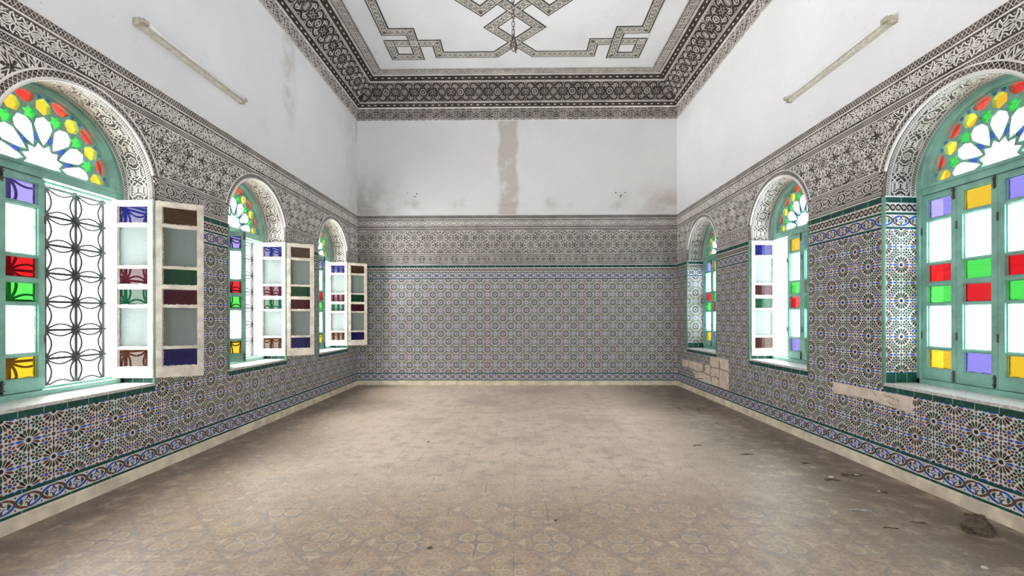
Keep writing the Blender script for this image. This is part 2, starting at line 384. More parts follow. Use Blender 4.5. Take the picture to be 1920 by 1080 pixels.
def clip_rect(pts, r):
    u0, u1, v0, v1 = r
    for ax, lim, sg in ((0, u0, 1), (0, u1, -1), (1, v0, 1), (1, v1, -1)):
        o = []; n = len(pts)
        if n == 0: return pts
        for i in range(n):
            a = pts[i-1]; b = pts[i]; da = (a[ax]-lim)*sg; db = (b[ax]-lim)*sg
            if (da >= 0) != (db >= 0):
                t = da/(da-db); o.append((a[0]+(b[0]-a[0])*t, a[1]+(b[1]-a[1])*t))
            if db >= 0: o.append(b)
        pts = o
    return pts if len(pts) >= 3 else []
def flat(mb, P, pts, h, m, rect=None):
    if rect:
        us = [p[0] for p in pts]; vs = [p[1] for p in pts]
        if max(us) <= rect[0] or min(us) >= rect[1] or max(vs) <= rect[2] or min(vs) >= rect[3]: return
        if min(us) < rect[0] or max(us) > rect[1] or min(vs) < rect[2] or max(vs) > rect[3]: pts = clip_rect(pts, rect)
        if not pts: return
    mb.poly([P(u, v, h) for u, v in pts], m)
def ribbon(mb, P, pts, wd, h, m, rect=None):
    n = len(pts)
    L_ = []; R2 = []
    for i in range(n):
        a = pts[max(i-1, 0)]; b = pts[min(i+1, n-1)]; dx, dy = b[0]-a[0], b[1]-a[1]; l = math.hypot(dx, dy) or 1
        ww = wd[i] if isinstance(wd, (list, tuple)) else wd
        L_.append((pts[i][0]-dy/l*ww/2, pts[i][1]+dx/l*ww/2)); R2.append((pts[i][0]+dy/l*ww/2, pts[i][1]-dx/l*ww/2))
    for i in range(n-1): flat(mb, P, [L_[i], L_[i+1], R2[i+1], R2[i]], h, m, rect)

# ------------------------------------------------------------------ star tiles (a repeat of two stars and eight rosettes)
def ngon(cx, cy, r, n, ph=0.0): return [(cx+r*math.cos(ph+2*pi*i/n), cy+r*math.sin(ph+2*pi*i/n)) for i in range(n)]
def rot(pts, a, cx=0, cy=0):
    c, s_ = math.cos(a), math.sin(a); return [(cx+x*c-y*s_, cy+x*s_+y*c) for x, y in pts]
PETAL = [(0.168, 0.018), (0.168, -0.018), (0.395, -0.065), (0.510, 0.0), (0.395, 0.065)]
ROSEP = [(0.106, 0.024), (0.106, -0.024), (0.19, -0.059), (0.240, -0.036), (0.252, 0.0), (0.240, 0.036), (0.19, 0.059)]
def star_shapes(odd):
    S = [(ngon(0, 0, 0.095, 16), BK)]
    for i in range(16):
        a = i*pi/8; f = min(i % 8, 8 - i % 8)      # 0 horizontal .. 4 vertical
        col = {0: BL, 1: BR, 2: BK, 3: BR if odd else GR, 4: GR if odd else BR}[f]
        S.append((rot(PETAL, a), col))
    for i in range(4):
        S.append((rot([(0.50, 0), (0.60, 0.055), (0.71, 0), (0.60, -0.055)], i*pi/2), BL if i % 2 == 0 else (GR if odd else BR)))
        S.append((rot([(0.735, 0), (0.81, 0.045), (0.875, 0), (0.81, -0.045)], i*pi/2), BL))
        S.append((rot([(0.51, 0), (0.56, 0.055), (0.655, 0.030), (0.655, -0.030), (0.56, -0.055)], pi/4+i*pi/2), BK if odd else GR))
    return S
def hole_shapes(green):
    S = [(ngon(0, 0, 0.088, 8, pi/8), BR)]
    for sx in (-1, 1):
        for sy in (-1, 1):
            cx, cy = 0.31*sx, 0.31*sy
            S.append((ngon(cx, cy, 0.085, 8, pi/8), BR if green else BL))
            for i in range(8): S.append((rot(ROSEP, i*pi/4, cx, cy), GR if green else BR))
    for i in range(4):
        S.append((rot([(0.235, 0), (0.31, 0.042), (0.385, 0), (0.31, -0.042)], i*pi/2), BL))
        S.append((rot([(0.115, 0), (0.165, 0.040), (0.215, 0), (0.165, -0.040)], i*pi/2), BL if green else GR))
    return S
STAR = [star_shapes(False), star_shapes(True)]
HOLE = [hole_shapes(False), hole_shapes(True)]
def zellige(mb, P, rect, u_odd, h=0.0050):
    u0, u1, v0, v1 = rect
    mb.poly([P(u0, v0, h-0.0008), P(u1, v0, h-0.0008), P(u1, v1, h-0.0008), P(u0, v1, h-0.0008)], WH)
    k0 = int(math.floor((v0-0.213)/HP))-1; k1 = int(math.ceil((v1-0.213)/HP))+1
    for k in range(k0, k1+1):
        zc = 0.213+k*HP; odd = k % 2
        i0 = int(math.floor((u0-u_odd)/HP))-1; i1 = int(math.ceil((u1-u_odd)/HP))+1
        for i in range(i0, i1+1):
            uc = u_odd+i*HP
            star = (i % 2 == 0) if odd else (i % 2 != 0)
            for pts, col in (STAR[odd] if star else HOLE[odd]):
                flat(mb, P, [(uc+x*HP, zc+y*HP) for x, y in pts], h, col, rect)

def band(mb, P, u0, u1, v0, v1, m, h=0.0055, joints=0.2743, ph=0.0, round_=0.003):
    mb.poly([P(u0, v0, h), P(u1, v0, h), P(u1, v1, h), P(u0, v1, h)], m)
    if round_:
        mb.poly([P(u0, v0, h), P(u1, v0, h), P(u1, v0, 0), P(u0, v0, 0)], m)
        mb.poly([P(u0, v1, h), P(u1, v1, h), P(u1, v1, 0), P(u0, v1, 0)], m)
    if joints:
        i = math.ceil((u0-ph)/joints)
        while ph+i*joints < u1:
            u = ph+i*joints; i += 1
            flat(mb, P, [(u-0.0012, v0), (u+0.0012, v0), (u+0.0012, v1), (u-0.0012, v1)], h+0.0006, WH, (u0, u1, v0, v1))
def vine(mb, P, u0, u1, v0, v1, ph, h=0.0050):         # two strands that cross, with leaves, one pair of lobes per 0.137 m
    rect = (u0, u1, v0, v1)
    mb.poly([P(u0, v0, h-0.0008), P(u1, v0, h-0.0008), P(u1, v1, h-0.0008), P(u0, v1, h-0.0008)], WH)
    hh = (v1-v0)/2; vc = (v0+v1)/2; Lu = HP
    i = math.floor((u0-ph)/Lu)-1
    while ph+i*Lu < u1+Lu:
        o = ph+i*Lu; i += 1
        for sgn, col in ((1, BR), (-1, BL)):
            pts = []
            for j in range(17):
                t = j/16; c = math.cos(pi*t)
                pts.append((o+Lu*(0.02+0.96*t), vc+sgn*hh*0.76*(abs(c)**0.6)*(1 if c >= 0 else -1)))
            a = [(o+Lu*0.16, vc+sgn*hh*0.12), (o+Lu*0.06, vc+sgn*hh*0.20), (o+Lu*0.015, vc+sgn*hh*0.45)]
            e = [(o+Lu*0.985, vc-sgn*hh*0.45), (o+Lu*0.94, vc-sgn*hh*0.20), (o+Lu*0.84, vc-sgn*hh*0.12)]
            wd = [0.005, 0.008, 0.010]+[0.0095+0.0065*math.sin(pi*j/16) for j in range(17)]+[0.010, 0.008, 0.005]
            ribbon(mb, P, a+pts+e, wd, h+(0.0004 if sgn > 0 else 0), col, rect)
            for t in (0.26, 0.74):
                s2 = sgn if t < 0.5 else -sgn
                flat(mb, P, [(o+Lu*(t-0.08), vc+s2*hh*0.22), (o+Lu*t, vc+s2*hh*0.40), (o+Lu*(t+0.05), vc+s2*hh*0.22), (o+Lu*(t-0.02), vc+s2*hh*0.10)], h, col, rect)
            flat(mb, P, [(o+Lu*0.46, vc+sgn*hh*0.72), (o+Lu*0.5, vc+sgn*hh*0.86), (o+Lu*0.54, vc+sgn*hh*0.72), (o+Lu*0.5, vc+sgn*hh*0.58)], h, BK, rect)
        for t, d_ in ((0.30, 1), (0.70, -1)):
            flat(mb, P, [(o+Lu*(t-0.10*d_), vc), (o+Lu*(t-0.02*d_), vc+hh*0.30), (o+Lu*(t+0.09*d_), vc), (o+Lu*(t-0.02*d_), vc-hh*0.30)], h+0.0002, GR, rect)
        flat(mb, P, ngon(o, vc, 0.004, 6), h+0.0005, BK, rect)
def braid(mb, P, u0, u1, v0, v1, ph, h=0.0050):
    rect = (u0, u1, v0, v1); Lu = 0.2743/3
    mb.poly([P(u0, v0, h-0.0008), P(u1, v0, h-0.0008), P(u1, v1, h-0.0008), P(u0, v1, h-0.0008)], WH)
    vc = (v0+v1)/2; A = (v1-v0)*0.27
    n = int((u1-u0)/Lu*16)+2
    W0 = [(u0+(u1-u0)*j/n, vc+A*math.sin(2*pi*(u0+(u1-u0)*j/n-ph)/Lu)) for j in range(n+1)]
    W1 = [(u, 2*vc-v) for u, v in W0]
    ribbon(mb, P, W0, 0.0150, h, BK, rect)
    ribbon(mb, P, W1, 0.0200, h+0.0003, WH, rect); ribbon(mb, P, W1, 0.0150, h+0.0006, BR, rect)
    # every second crossing the dark strand passes over
    i = math.floor((u0-ph)/Lu)-1
    while ph+i*Lu < u1:
        o = ph+i*Lu; i += 1
        q = [(o+Lu*(0.5+0.16*(j/6*2-1)), vc+A*math.sin(2*pi*(0.5+0.16*(j/6*2-1)))) for j in range(7)]
        ribbon(mb, P, q, 0.0200, h+0.0008, WH, rect); ribbon(mb, P, q, 0.0150, h+0.0010, BK, rect)
        for k in (0.25, 0.75): flat(mb, P, ngon(o+Lu*k, vc, 0.0055, 4), h+0.0003, GR, rect)

# ================================================================== wall maps
def P_left(u, v, h): return (-XL+h, u, v)
def P_right(u, v, h): return (XR-h, u, v)
def P_back(u, v, h): return (u, D-h, v)
def hwid(wd): return HW+0.025*max(0.0, min(1.0, wd/0.26))

def in_open(u, v, pad=0.0):
    for c in WIN_Y:
        if abs(u-c) < HW+pad and v < ZS and v > SILL-0.03: return True
        if v >= ZS and math.hypot(u-c, v-ZS) < HW+pad: return True
    return False
def keep_frieze(u, v): return not in_open(u, v, 0.004 if v < 2.285 else 0.060)

def wall_sheet(mb, P, u0, u1, zlo, zhi, h, m=0, R=HW, wins=WIN_Y, sill=SILL-0.03, zmid=3.0):
    # a sheet with arched openings
    edges = [u0]
    for c in wins: edges += [c-R, c+R]
    edges.append(u1)
    for i in range(0, len(edges), 2):
        mb.poly([P(edges[i], zlo, h), P(edges[i+1], zlo, h), P(edges[i+1], min(zmid, zhi), h), P(edges[i], min(zmid, zhi), h)], m)
    for c in wins:
        if zlo < sill: mb.poly([P(c-R, zlo, h), P(c+R, zlo, h), P(c+R, sill, h), P(c-R, sill, h)], m)
        N = 48
        for j in range(N):
            a0 = pi-pi*j/N; a1 = pi-pi*(j+1)/N
            p0 = (c+R*math.cos(a0), ZS+R*math.sin(a0)); p1 = (c+R*math.cos(a1), ZS+R*math.sin(a1))
            mb.poly([P(p0[0], p0[1], h), P(p1[0], p1[1], h), P(p1[0], min(zmid, zhi), h), P(p0[0], min(zmid, zhi), h)], m)
    if zhi > zmid: mb.poly([P(u0, zmid, h), P(u1, zmid, h), P(u1, zhi, h), P(u0, zhi, h)], m)

# ------------------------------------------------------------------ carved stucco
def lattice(mb, P, u0, u1, v0, v1, keep=None, hh=0.004, wd=0.0032, ph=0.0):
    hgt = v1-v0; n = max(1, round((u1-u0)/(hgt*0.62))); st = (u1-u0)/n
    for i in range(n):
        a = u0+i*st
        stroke(mb, P, [(a, v0), (a+st, v1)], wd, hh, 0, keep=keep, sub=0.02 if keep else None)
        stroke(mb, P, [(a, v1), (a+st, v0)], wd, hh, 0, keep=keep, sub=0.02 if keep else None)
def rail(mb, P, u0, u1, v, wd, hh=0.008, keep=None):
    n = max(1, int((u1-u0)/0.03)) if keep else 1
    stroke(mb, P, [(u0+(u1-u0)*i/n, v) for i in range(n+1)], wd, hh, 0, keep=keep, top=0.7)

def sym4(pts, cx, cy):
    return [[(cx+sx*x, cy+sy*y) for x, y in pts] for sx in (1, -1) for sy in (1, -1)]
def knot_band(mb, P, u0, u1, v0, v1, ph, keep=None, period=0.254):
    vc = (v0+v1)/2; s_ = (v1-v0)/0.135; wd = 0.0086
    i = math.floor((u0-ph)/period)
    def K(u, v): return u0+0.002 < u < u1-0.002 and (keep is None or keep(u, v))
    while ph+i*period < u1+period:
        c = ph+i*period+period/2; i += 1
        fig = [
            [(0.127, 0.004), (0.112, 0.010), (0.102, 0.024), (0.080, 0.031), (0.060, 0.022), (0.046, 0.006), (0.030, -0.012), (0.010, -0.024), (0.0, -0.030)],
            [(0.100, 0.006), (0.080, 0.016), (0.064, 0.010), (0.052, -0.006)],
            [(0.095, -0.004), (0.078, 0.003), (0.066, -0.004)],
            [(0.062, 0.024), (0.060, 0.050), (0.048, 0.060), (0.040, 0.040), (0.034, 0.020), (0.020, 0.006), (0.0, 0.012)],
            [(0.048, 0.044), (0.030, 0.030), (0.014, 0.040), (0.006, 0.056), (0.0, 0.060)],
            [(0.117, 0.062), (0.117, 0.034), (0.100, 0.036), (0.088, 0.050), (0.070, 0.058)],
            [(0.127, 0.030), (0.122, 0.020), (0.118, 0.012)],
        ]
        for pl in fig:
            for q in sym4([(x, y*s_) for x, y in pl], c, vc):
                stroke(mb, P, q, wd, 0.0075, 0, keep=K)
        for x, y, r in ((0.098, 0.053, 0.0095), (0.100, 0.046, 0.006), (0.026, 0.052, 0.008), (0.014, 0.018, 0.007), (0.083, 0.042, 0.006), (0.108, 0.045, 0.006)):
            for q in sym4([(x-r, y*s_), (x, y*s_+r*0.8), (x+r, y*s_), (x, y*s_-r*0.7)], c, vc):
                blob(mb, P, q, 0.005, 0, keep=K)
def cartouche(mb, P, u0, u1, v0, v1, ph, keep=None, period=0.2845):
    # medallion stars and long cartouches between them
    vc = (v0+v1)/2; s_ = (v1-v0)/0.116; T = period/0.2845; wd = 0.0068
    def K(u, v): return u0-0.001 < u < u1+0.001 and (keep is None or keep(u, v))
    i = math.floor((u0-ph)/period)-1
    while ph+i*period < u1+period:
        c = ph+i*period; i += 1
        st = []
        for j in range(16):
            a = j*pi/8; r = 0.027 if j % 2 == 0 else 0.019
            st.append((c+r*math.cos(a), vc+r*math.sin(a)*min(s_, 1.25)))
        stroke(mb, P, st, wd*0.9, 0.0065, closed=True, keep=K)
        stroke(mb, P, ngon(c, vc, 0.009, 8), 0.004, 0.006, closed=True, keep=K)
        fig = [
            [(0.0, 0.058), (0.0, 0.040), (0.012, 0.034), (0.030, 0.040), (0.040, 0.022), (0.052, 0.012), (0.052, 0.0)],
            [(0.030, 0.040), (0.046, 0.052), (0.108, 0.052), (0.122, 0.040), (0.110, 0.028), (0.060, 0.028), (0.046, 0.036)],
            [(0.060, 0.020), (0.108, 0.020), (0.118, 0.010), (0.132, 0.0)],
            [(0.064, 0.010), (0.098, 0.010), (0.104, 0.0)],
            [(0.122, 0.040), (0.142, 0.024), (0.142, 0.012)],
            [(0.122, 0.040), (0.142, 0.056)],
        ]
        for pl in fig:
            for q in sym4([(x*T, y*s_) for x, y in pl], c, vc): stroke(mb, P, q, wd, 0.0068, keep=K)
        for x, y in ((0.060, 0.044), (0.075, 0.042), (0.090, 0.044), (0.105, 0.041)):
            for q in sym4([((x-0.006)*T, (y-0.005)*s_), ((x-0.001)*T, (y+0.004)*s_), ((x+0.006)*T, (y+0.001)*s_), (x*T, (y-0.005)*s_)], c, vc): blob(mb, P, q, 0.005, keep=K)
        for x, y in ((0.072, 0.0), (0.088, 0.0), (0.128, 0.018), (0.018, 0.046)):
            for q in sym4([((x-0.005)*T, y*s_), (x*T, (y+0.005)*s_), ((x+0.005)*T, y*s_), (x*T, (y-0.005)*s_)], c, vc)[:2]: blob(mb, P, q, 0.005, keep=K)
def star_panel(mb, P, u0, u1, v0, v1, uc, keep=None, a=0.262):
    # twelve-pointed rosettes on a hexagonal lattice
    ax = a*math.sqrt(3); ap = a/2
    def K(u, v): return u0 < u < u1 and v0 < v < v1 and (keep is None or keep(u, v))
    n = int((u1-u0)/ax)+3
    for r in range(-1, 5):
        zc = 2.323+r*a/2
        for i in range(-n, n+1):
            c = uc+i*ax+(ax/2 if r % 2 == 0 else 0.0)
            if c < u0-0.15 or c > u1+0.15: continue
            sb = 0.014 if keep else None
            stroke(mb, P, ngon(c, zc, 0.016, 10), 0.0058, 0.006, closed=True, keep=K)
            stroke(mb, P, ngon(c, zc, 0.036, 12), 0.0066, 0.006, closed=True, keep=K)
            z1 = []; z2 = []
            for k in range(12):
                t = k*pi/6
                z1.append((c+ap*math.cos(t), zc+ap*math.sin(t))); z1.append((c+0.078*math.cos(t+pi/12), zc+0.078*math.sin(t+pi/12)))
                z2.append((c+0.052*math.cos(t), zc+0.052*math.sin(t))); z2.append((c+0.098*math.cos(t+pi/12), zc+0.098*math.sin(t+pi/12)))
                # arrow-shaped leaf in each point, dots between the petals
                blob(mb, P, [(c+x, zc+y) for x, y in rot([(0.057, 0), (0.074, 0.0105), (0.094, 0), (0.074, -0.0105)], t)], 0.0055, keep=K)
                blob(mb, P, [(c+x, zc+y) for x, y in rot([(0.040, 0), (0.050, 0.006), (0.060, 0), (0.050, -0.006)], t+pi/12)], 0.005, keep=K)
                blob(mb, P, [(c+x, zc+y) for x, y in rot([(0.102, 0.0), (0.113, 0.013), (0.128, 0.011), (0.128, -0.011), (0.113, -0.013)], t+pi/12)], 0.005, keep=K)
                stroke(mb, P, [(c+x, zc+y) for x, y in rot([(0.098, 0.0), (0.135, 0.018)], t+pi/12)], 0.0052, 0.0055, keep=K, sub=sb)
                stroke(mb, P, [(c+x, zc+y) for x, y in rot([(0.098, 0.0), (0.135, -0.018)], t+pi/12)], 0.0052, 0.0055, keep=K, sub=sb)
            for k in range(6):
                t = k*pi/3; r_ = a/math.sqrt(3); tx, tz = c+r_*math.cos(t), zc+r_*math.sin(t)
                if k % 3 == 0 or True:
                    blob(mb, P, ngon(tx, tz, 0.0095, 6), 0.0055, keep=K)
                    for q_ in range(3):
                        blob(mb, P, [(tx+x, tz+y) for x, y in rot([(0.013, 0), (0.021, 0.007), (0.031, 0), (0.021, -0.007)], t+pi/3+q_*2*pi/3)], 0.005, keep=K)
            stroke(mb, P, z1, 0.0062, 0.0065, closed=True, keep=K, sub=sb)
            stroke(mb, P, z2, 0.0056, 0.0062, closed=True, keep=K, sub=sb)

FR = dict(top=2.982, latA=(2.930, 2.974), r1=2.917, knot=(2.774, 2.904), r2=2.760, latB=(2.720, 2.750), r3=2.708,
          main=(2.320, 2.700), r4=2.310, latC=(2.284, 2.303), r5=2.274, strip=(2.152, 2.266), r6=2.144, latD=(2.120, 2.140), r7=2.108)
def frieze(mb, P, u0, u1, ph_knot, ph_strip, panels, keep=None):
    rail(mb, P, u0, u1, FR['top'], 0.012, 0.006, None)
    lattice(mb, P, u0, u1, *FR['latA'])
    rail(mb, P, u0, u1, FR['r1'], 0.013)
    knot_band(mb, P, u0, u1, *FR['knot'], ph_knot)
    rail(mb, P, u0, u1, FR['r2'], 0.011, 0.008, keep)
    lattice(mb, P, u0, u1, *FR['latB'], keep)
    rail(mb, P, u0, u1, FR['r3'], 0.010, 0.008, keep)
    for a, b, c in panels: star_panel(mb, P, a, b, *FR['main'], c, keep)
    rail(mb, P, u0, u1, FR['r4'], 0.009, 0.008, keep)
    lattice(mb, P, u0, u1, *FR['latC'], keep, wd=0.0028)
    rail(mb, P, u0, u1, FR['r5'], 0.008, 0.007, keep)
    if isinstance(ph_strip, list):
        for a, b, c in ph_strip: cartouche(mb, P, a, b, *FR['strip'], c, keep)
    else: cartouche(mb, P, u0, u1, *FR['strip'], ph_strip, keep)
    rail(mb, P, u0, u1, FR['r6'], 0.006, 0.006, keep)
    lattice(mb, P, u0, u1, *FR['latD'], keep, wd=0.0028)
    rail(mb, P, u0, u1, FR['r7'], 0.012, 0.010, keep)

def bands_top(mb, P, u0, u1, ph):
    band(mb, P, u0, u1, 1.859, 1.874, DG, ph=ph)
    vine(mb, P, u0, u1, 1.874, 1.966, ph)
    band(mb, P, u0, u1, 1.966, 1.983, DG, ph=ph)
    braid(mb, P, u0, u1, 1.983, 2.058, ph)
    band(mb, P, u0, u1, 2.058, 2.098, DG, ph=ph, joints=0.137)

# ================================================================== side walls
def side_wall(name, side, P, mpl, u_odd):
    mb = MB(); wall_sheet(mb, P, YB, D, 0, 5.3, 0.0)
    root = mb.build(name, [mpl])
    # outer part of the window reveals
    rv = MB()
    for c in WIN_Y:
        prof = [(c-0.56, SILL-0.04), (c-0.56, ZS)]+[(c+0.56*math.cos(pi-pi*j/32), ZS+0.56*math.sin(pi-pi*j/32)) for j in range(1, 32)]+[(c+0.56, ZS), (c+0.56, SILL-0.04)]
        for a, b in zip(prof, prof[1:]+prof[:1]):
            rv.poly([P(a[0], a[1], -0.26), P(b[0], b[1], -0.26), P(b[0], b[1], -0.47), P(a[0], a[1], -0.47)])
    rv.build('outer_reveal', [mpl], root)
    # tiled dado: star tiles, borders and window jambs, all one skin of glazed tile
    t = MB()
    zellige(t, P, (YF, D, 0.213, 0.6245), u_odd)
    e = [YF]
    for c in WIN_Y: e += [c-HW, c+HW]
    e.append(D)
    band(t, P, YF, D, 0.080, 0.096, DG); vine(t, P, YF, D, 0.096, 0.194, u_odd); band(t, P, YF, D, 0.194, 0.213, DG)
    for i in range(0, len(e), 2):
        zellige(t, P, (e[i], e[i+1], 0.6245, 1.859), u_odd)
        bands_top(t, P, e[i], e[i+1], u_odd)
    for c in WIN_Y:
        band(t, P, c-HW, c+HW, 0.6245, 0.664, DG, joints=0.137, ph=c)
        for s_ in (-1, 1):
            def PJ(u, v, h, s_=s_, c=c): return P(c+s_*(hwid(u)-h), v, -u)
            zellige(t, PJ, (0.0, 0.262, 0.7617, 1.859), 0.0)
            band(t, PJ, 0.0, 0.262, SILL-0.02, 0.7617, DG, joints=0.0914)
            bands_top(t, PJ, 0.0, 0.262, 0.0)
    t.build('tile_dado', ZM, root)
    # carved stucco frieze with its dark painted ground
    f = MB()
    wall_sheet(f, P, YF, D, 2.098, 2.988, 0.003, 1)
    mids = [(a+b)/2 for a, b in zip(WIN_Y, WIN_Y[1:])]
    lo = WIN_Y[0]-0.97; hi = WIN_Y[-1]+0.97
    panels = [(YF, WIN_Y[0], lo)]+[(a, b, (a+b)/2) for a, b in zip(WIN_Y, WIN_Y[1:])]+[(WIN_Y[-1], D, hi)]
    strips = [(YF, WIN_Y[0], lo)]+[(a, b, (a+b)/2) for a, b in zip(WIN_Y, WIN_Y[1:])]+[(WIN_Y[-1], D, hi)]
    frieze(f, P, YF, D, 2.603 if side < 0 else 2.66, strips, panels, keep_frieze)
    for c in WIN_Y:      # lattice ring and mouldings round each arch
        a0 = math.asin((2.29-ZS)/(HW+0.03))
        def PA(u, v, h, c=c): return P(c-(HW+v)*math.cos(u), ZS+(HW+v)*math.sin(u), h)
        N = 40
        A = [a0+(pi-2*a0)*i/N for i in range(N+1)]
        stroke(f, PA, [(x, 0.057) for x in A], 0.013, 0.010, top=0.7)
        nl = 44
        for i in range(nl):
            x0 = a0+(pi-2*a0)*i/nl; x1 = a0+(pi-2*a0)*(i+1)/nl
            for q in ([(x0, 0.014), (x1, 0.050)], [(x0, 0.050), (x1, 0.014)]):
                p3 = [P(c-(HW+v)*math.cos(u), ZS+(HW+v)*math.sin(u), 0.0) for u, v in q]
                def PL(u, v, h): return P(u, v, h)
                stroke(f, PL, [(c-(HW+v)*math.cos(u), ZS+(HW+v)*math.sin(u)) for u, v in q], 0.0034, 0.0045)
        # round white moulding on the edge of the arch
        f.tube([P(c-(HW+0.004)*math.cos(x), ZS+(HW+0.004)*math.sin(x), 0.002) for x in [0.27+(pi-0.54)*i/48 for i in range(49)]], 0.011, 0, 8)
        # soffit of the arch
        l0 = ZS-2.098; TL = 2*l0+pi*HW
        def PI(s_, w_, h, c=c):
            r = hwid(w_)-h
            if s_ < l0: return P(c-r, 2.098+s_, -w_)
            if s_ > TL-l0: return P(c+r, 2.098+(TL-s_), -w_)
            a = (s_-l0)/HW; return P(c-r*math.cos(a), ZS+r*math.sin(a), -w_)
        ss = [0, l0]+[l0+pi*HW*i/48 for i in range(1, 48)]+[TL-l0, TL]
        for x0, x1 in zip(ss, ss[1:]):
            f.poly([PI(x0, 0, 0), PI(x1, 0, 0), PI(x1, 0.262, 0), PI(x0, 0.262, 0)], 1)
        lattice(f, PI, 0, TL, 0.016, 0.044, None, 0.004, 0.0034)
        lattice(f, PI, 0, TL, 0.222, 0.252, None, 0.004, 0.0034)
        for wv in (0.048, 0.217, 0.257): stroke(f, PI, [(x, wv) for x in ss], 0.0065, 0.006, top=0.7)
        cartouche(f, PI, 0.012, TL-0.012, 0.056, 0.210, TL/2, None, TL/6.0)
        for s_ in (0.006, TL-0.006): stroke(f, PI, [(s_, 0.0), (s_, 0.26)], 0.012, 0.009, top=0.7)
    f.build('stucco_frieze', [M_rib, M_gnd], root)
    # green bead on the tiled corners of the window recesses
    pb = MB()
    for c in WIN_Y:
        for s_ in (-1, 1):
            p0 = P(c+s_*(HW-0.001), SILL-0.005, 0.002); p1 = P(c+s_*(HW-0.001), 2.100, 0.002)
            pb.tube([p0, p1], 0.0135, 0, 10)
    pb.build('corner_bead', [M_pole], root, smooth=True)
    return root

wl = side_wall('wall_left', -1, P_left, M_plL, 2.505-HP)
tag(wl, 'left wall with tiled dado, carved frieze and arched windows', 'wall', kind='structure')
wr = side_wall('wall_right', 1, P_right, M_plR, 3.402)
tag(wr, 'right wall with tiled dado, carved frieze and bare plaster patches', 'wall', kind='structure')

# ------------------------------------------------------------------ back wall
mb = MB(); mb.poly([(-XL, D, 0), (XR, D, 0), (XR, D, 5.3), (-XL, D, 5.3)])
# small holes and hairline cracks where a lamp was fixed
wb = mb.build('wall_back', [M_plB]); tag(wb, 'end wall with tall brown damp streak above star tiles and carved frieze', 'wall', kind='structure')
t = MB()
zellige(t, P_back, (-XL, XR, 0.213, 1.859), -2.447)
band(t, P_back, -XL, XR, 0.080, 0.096, DG); vine(t, P_back, -XL, XR, 0.096, 0.194, -2.447); band(t, P_back, -XL, XR, 0.194, 0.213, DG)
bands_top(t, P_back, -XL, XR, -2.447)
t.build('tile_dado', ZM, wb)
f = MB(); f.poly([P_back(-XL, 2.098, 0.003), P_back(XR, 2.098, 0.003), P_back(XR, 2.988, 0.003), P_back(-XL, 2.988, 0.003)], 1)
frieze(f, P_back, -XL, XR, -2.57, -2.53, [(-XL+0.006, XR-0.006, -2.49)])
f.build('stucco_frieze', [M_rib, M_gnd], wb)
# ------------------------------------------------------------------ unseen wall behind the camera, its doorway added to let in fill light
mb = MB()
for a, b, c, d in ((-XL, -1.2, 0, 5.3), (0.4, XR, 0, 5.3), (-1.2, 0.4, 2.5, 5.3)):
    mb.poly([(a, YB, c), (b, YB, c), (b, YB, d), (a, YB, d)])
wf = mb.build('wall_front', [M_plB]); tag(wf, 'plain plaster wall far behind the viewer, with a doorway added for fill light', 'wall', kind='structure')

# ------------------------------------------------------------------ floor, ceiling, baseboards
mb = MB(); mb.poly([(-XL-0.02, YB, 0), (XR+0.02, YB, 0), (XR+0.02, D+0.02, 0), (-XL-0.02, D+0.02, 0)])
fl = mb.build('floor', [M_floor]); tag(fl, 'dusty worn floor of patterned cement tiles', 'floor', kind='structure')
mb = MB(); mb.poly([(-XL, YB, ZC), (XR, YB, ZC), (XR, D, ZC), (-XL, D, ZC)])
ce = mb.build('ceiling', [M_plC]); tag(ce, 'white plaster ceiling with interlaced carved bands', 'ceiling', kind='structure')
def baseboard(name, P, u0, u1, label):
    mb = MB(); n = int((u1-u0)/0.06); top = []; rnd = random.Random(len(name))
    for i in range(n+1):
        u = u0+(u1-u0)*i/n; top.append((u, 0.079+rnd.uniform(-0.002, 0.002), 0.014+rnd.uniform(-0.002, 0.002)))
    for a, b in zip(top, top[1:]):
        mb.poly([P(a[0], 0, a[2]+0.004), P(b[0], 0, b[2]+0.004), P(b[0], b[1]-0.006, b[2]), P(a[0], a[1]-0.006, a[2])])
        mb.poly([P(a[0], a[1]-0.006, a[2]), P(b[0], b[1]-0.006, b[2]), P(b[0], b[1]+0.002, 0.001), P(a[0], a[1]+0.002, 0.001)])
    return tag(mb.build(name, [M_base], smooth=False), label, 'baseboard', kind='structure')
baseboard('baseboard_left', P_left, YF, D, 'stained cream baseboard under the left tiles')
baseboard('baseboard_right', P_right, YF, D, 'chipped cream baseboard under the right tiles')
baseboard('baseboard_back', P_back, -XL, XR, 'cream baseboard under the end wall tiles')

# ================================================================== cornice
PROF = [(0.0, 4.640), (0.012, 4.858), (0.030, 4.868), (0.078, 4.917), (0.345, 5.163), (0.415, 5.214), (0.425, 5.222), (0.605, 5.222)]
def corn_maps():
    # for each side: function (u along wall, inset i, z, h) -> point; plus u limits at inset i
    return [('back', lambda u, i, z: (u, D-i, z), lambda i: (-XL+i, XR-i), (0, -1)),
            ('left', lambda u, i, z: (-XL+i, u, z), lambda i: (YF, D-i), (1, 0)),
            ('right', lambda u, i, z: (XR-i, u, z), lambda i: (YF, D-i), (-1, 0))]
cg = MB()
def seg_map(fn, a, b):
    (i0, z0), (i1, z1) = a, b; l = math.hypot(i1-i0, z1-z0); ti, tz = (i1-i0)/l, (z1-z0)/l; ni, nz = tz, -ti
    def P(u, v, h): return fn(u, i0+ti*v+ni*h, z0+tz*v+nz*h)
    return P, l
def corn_rail(P, lim, i0, ti, v, wd, hh):
    u0, u1 = lim(i0+ti*v); stroke(cg, P, [(u0, v), (u1, v)], wd, hh, 0, top=0.75)
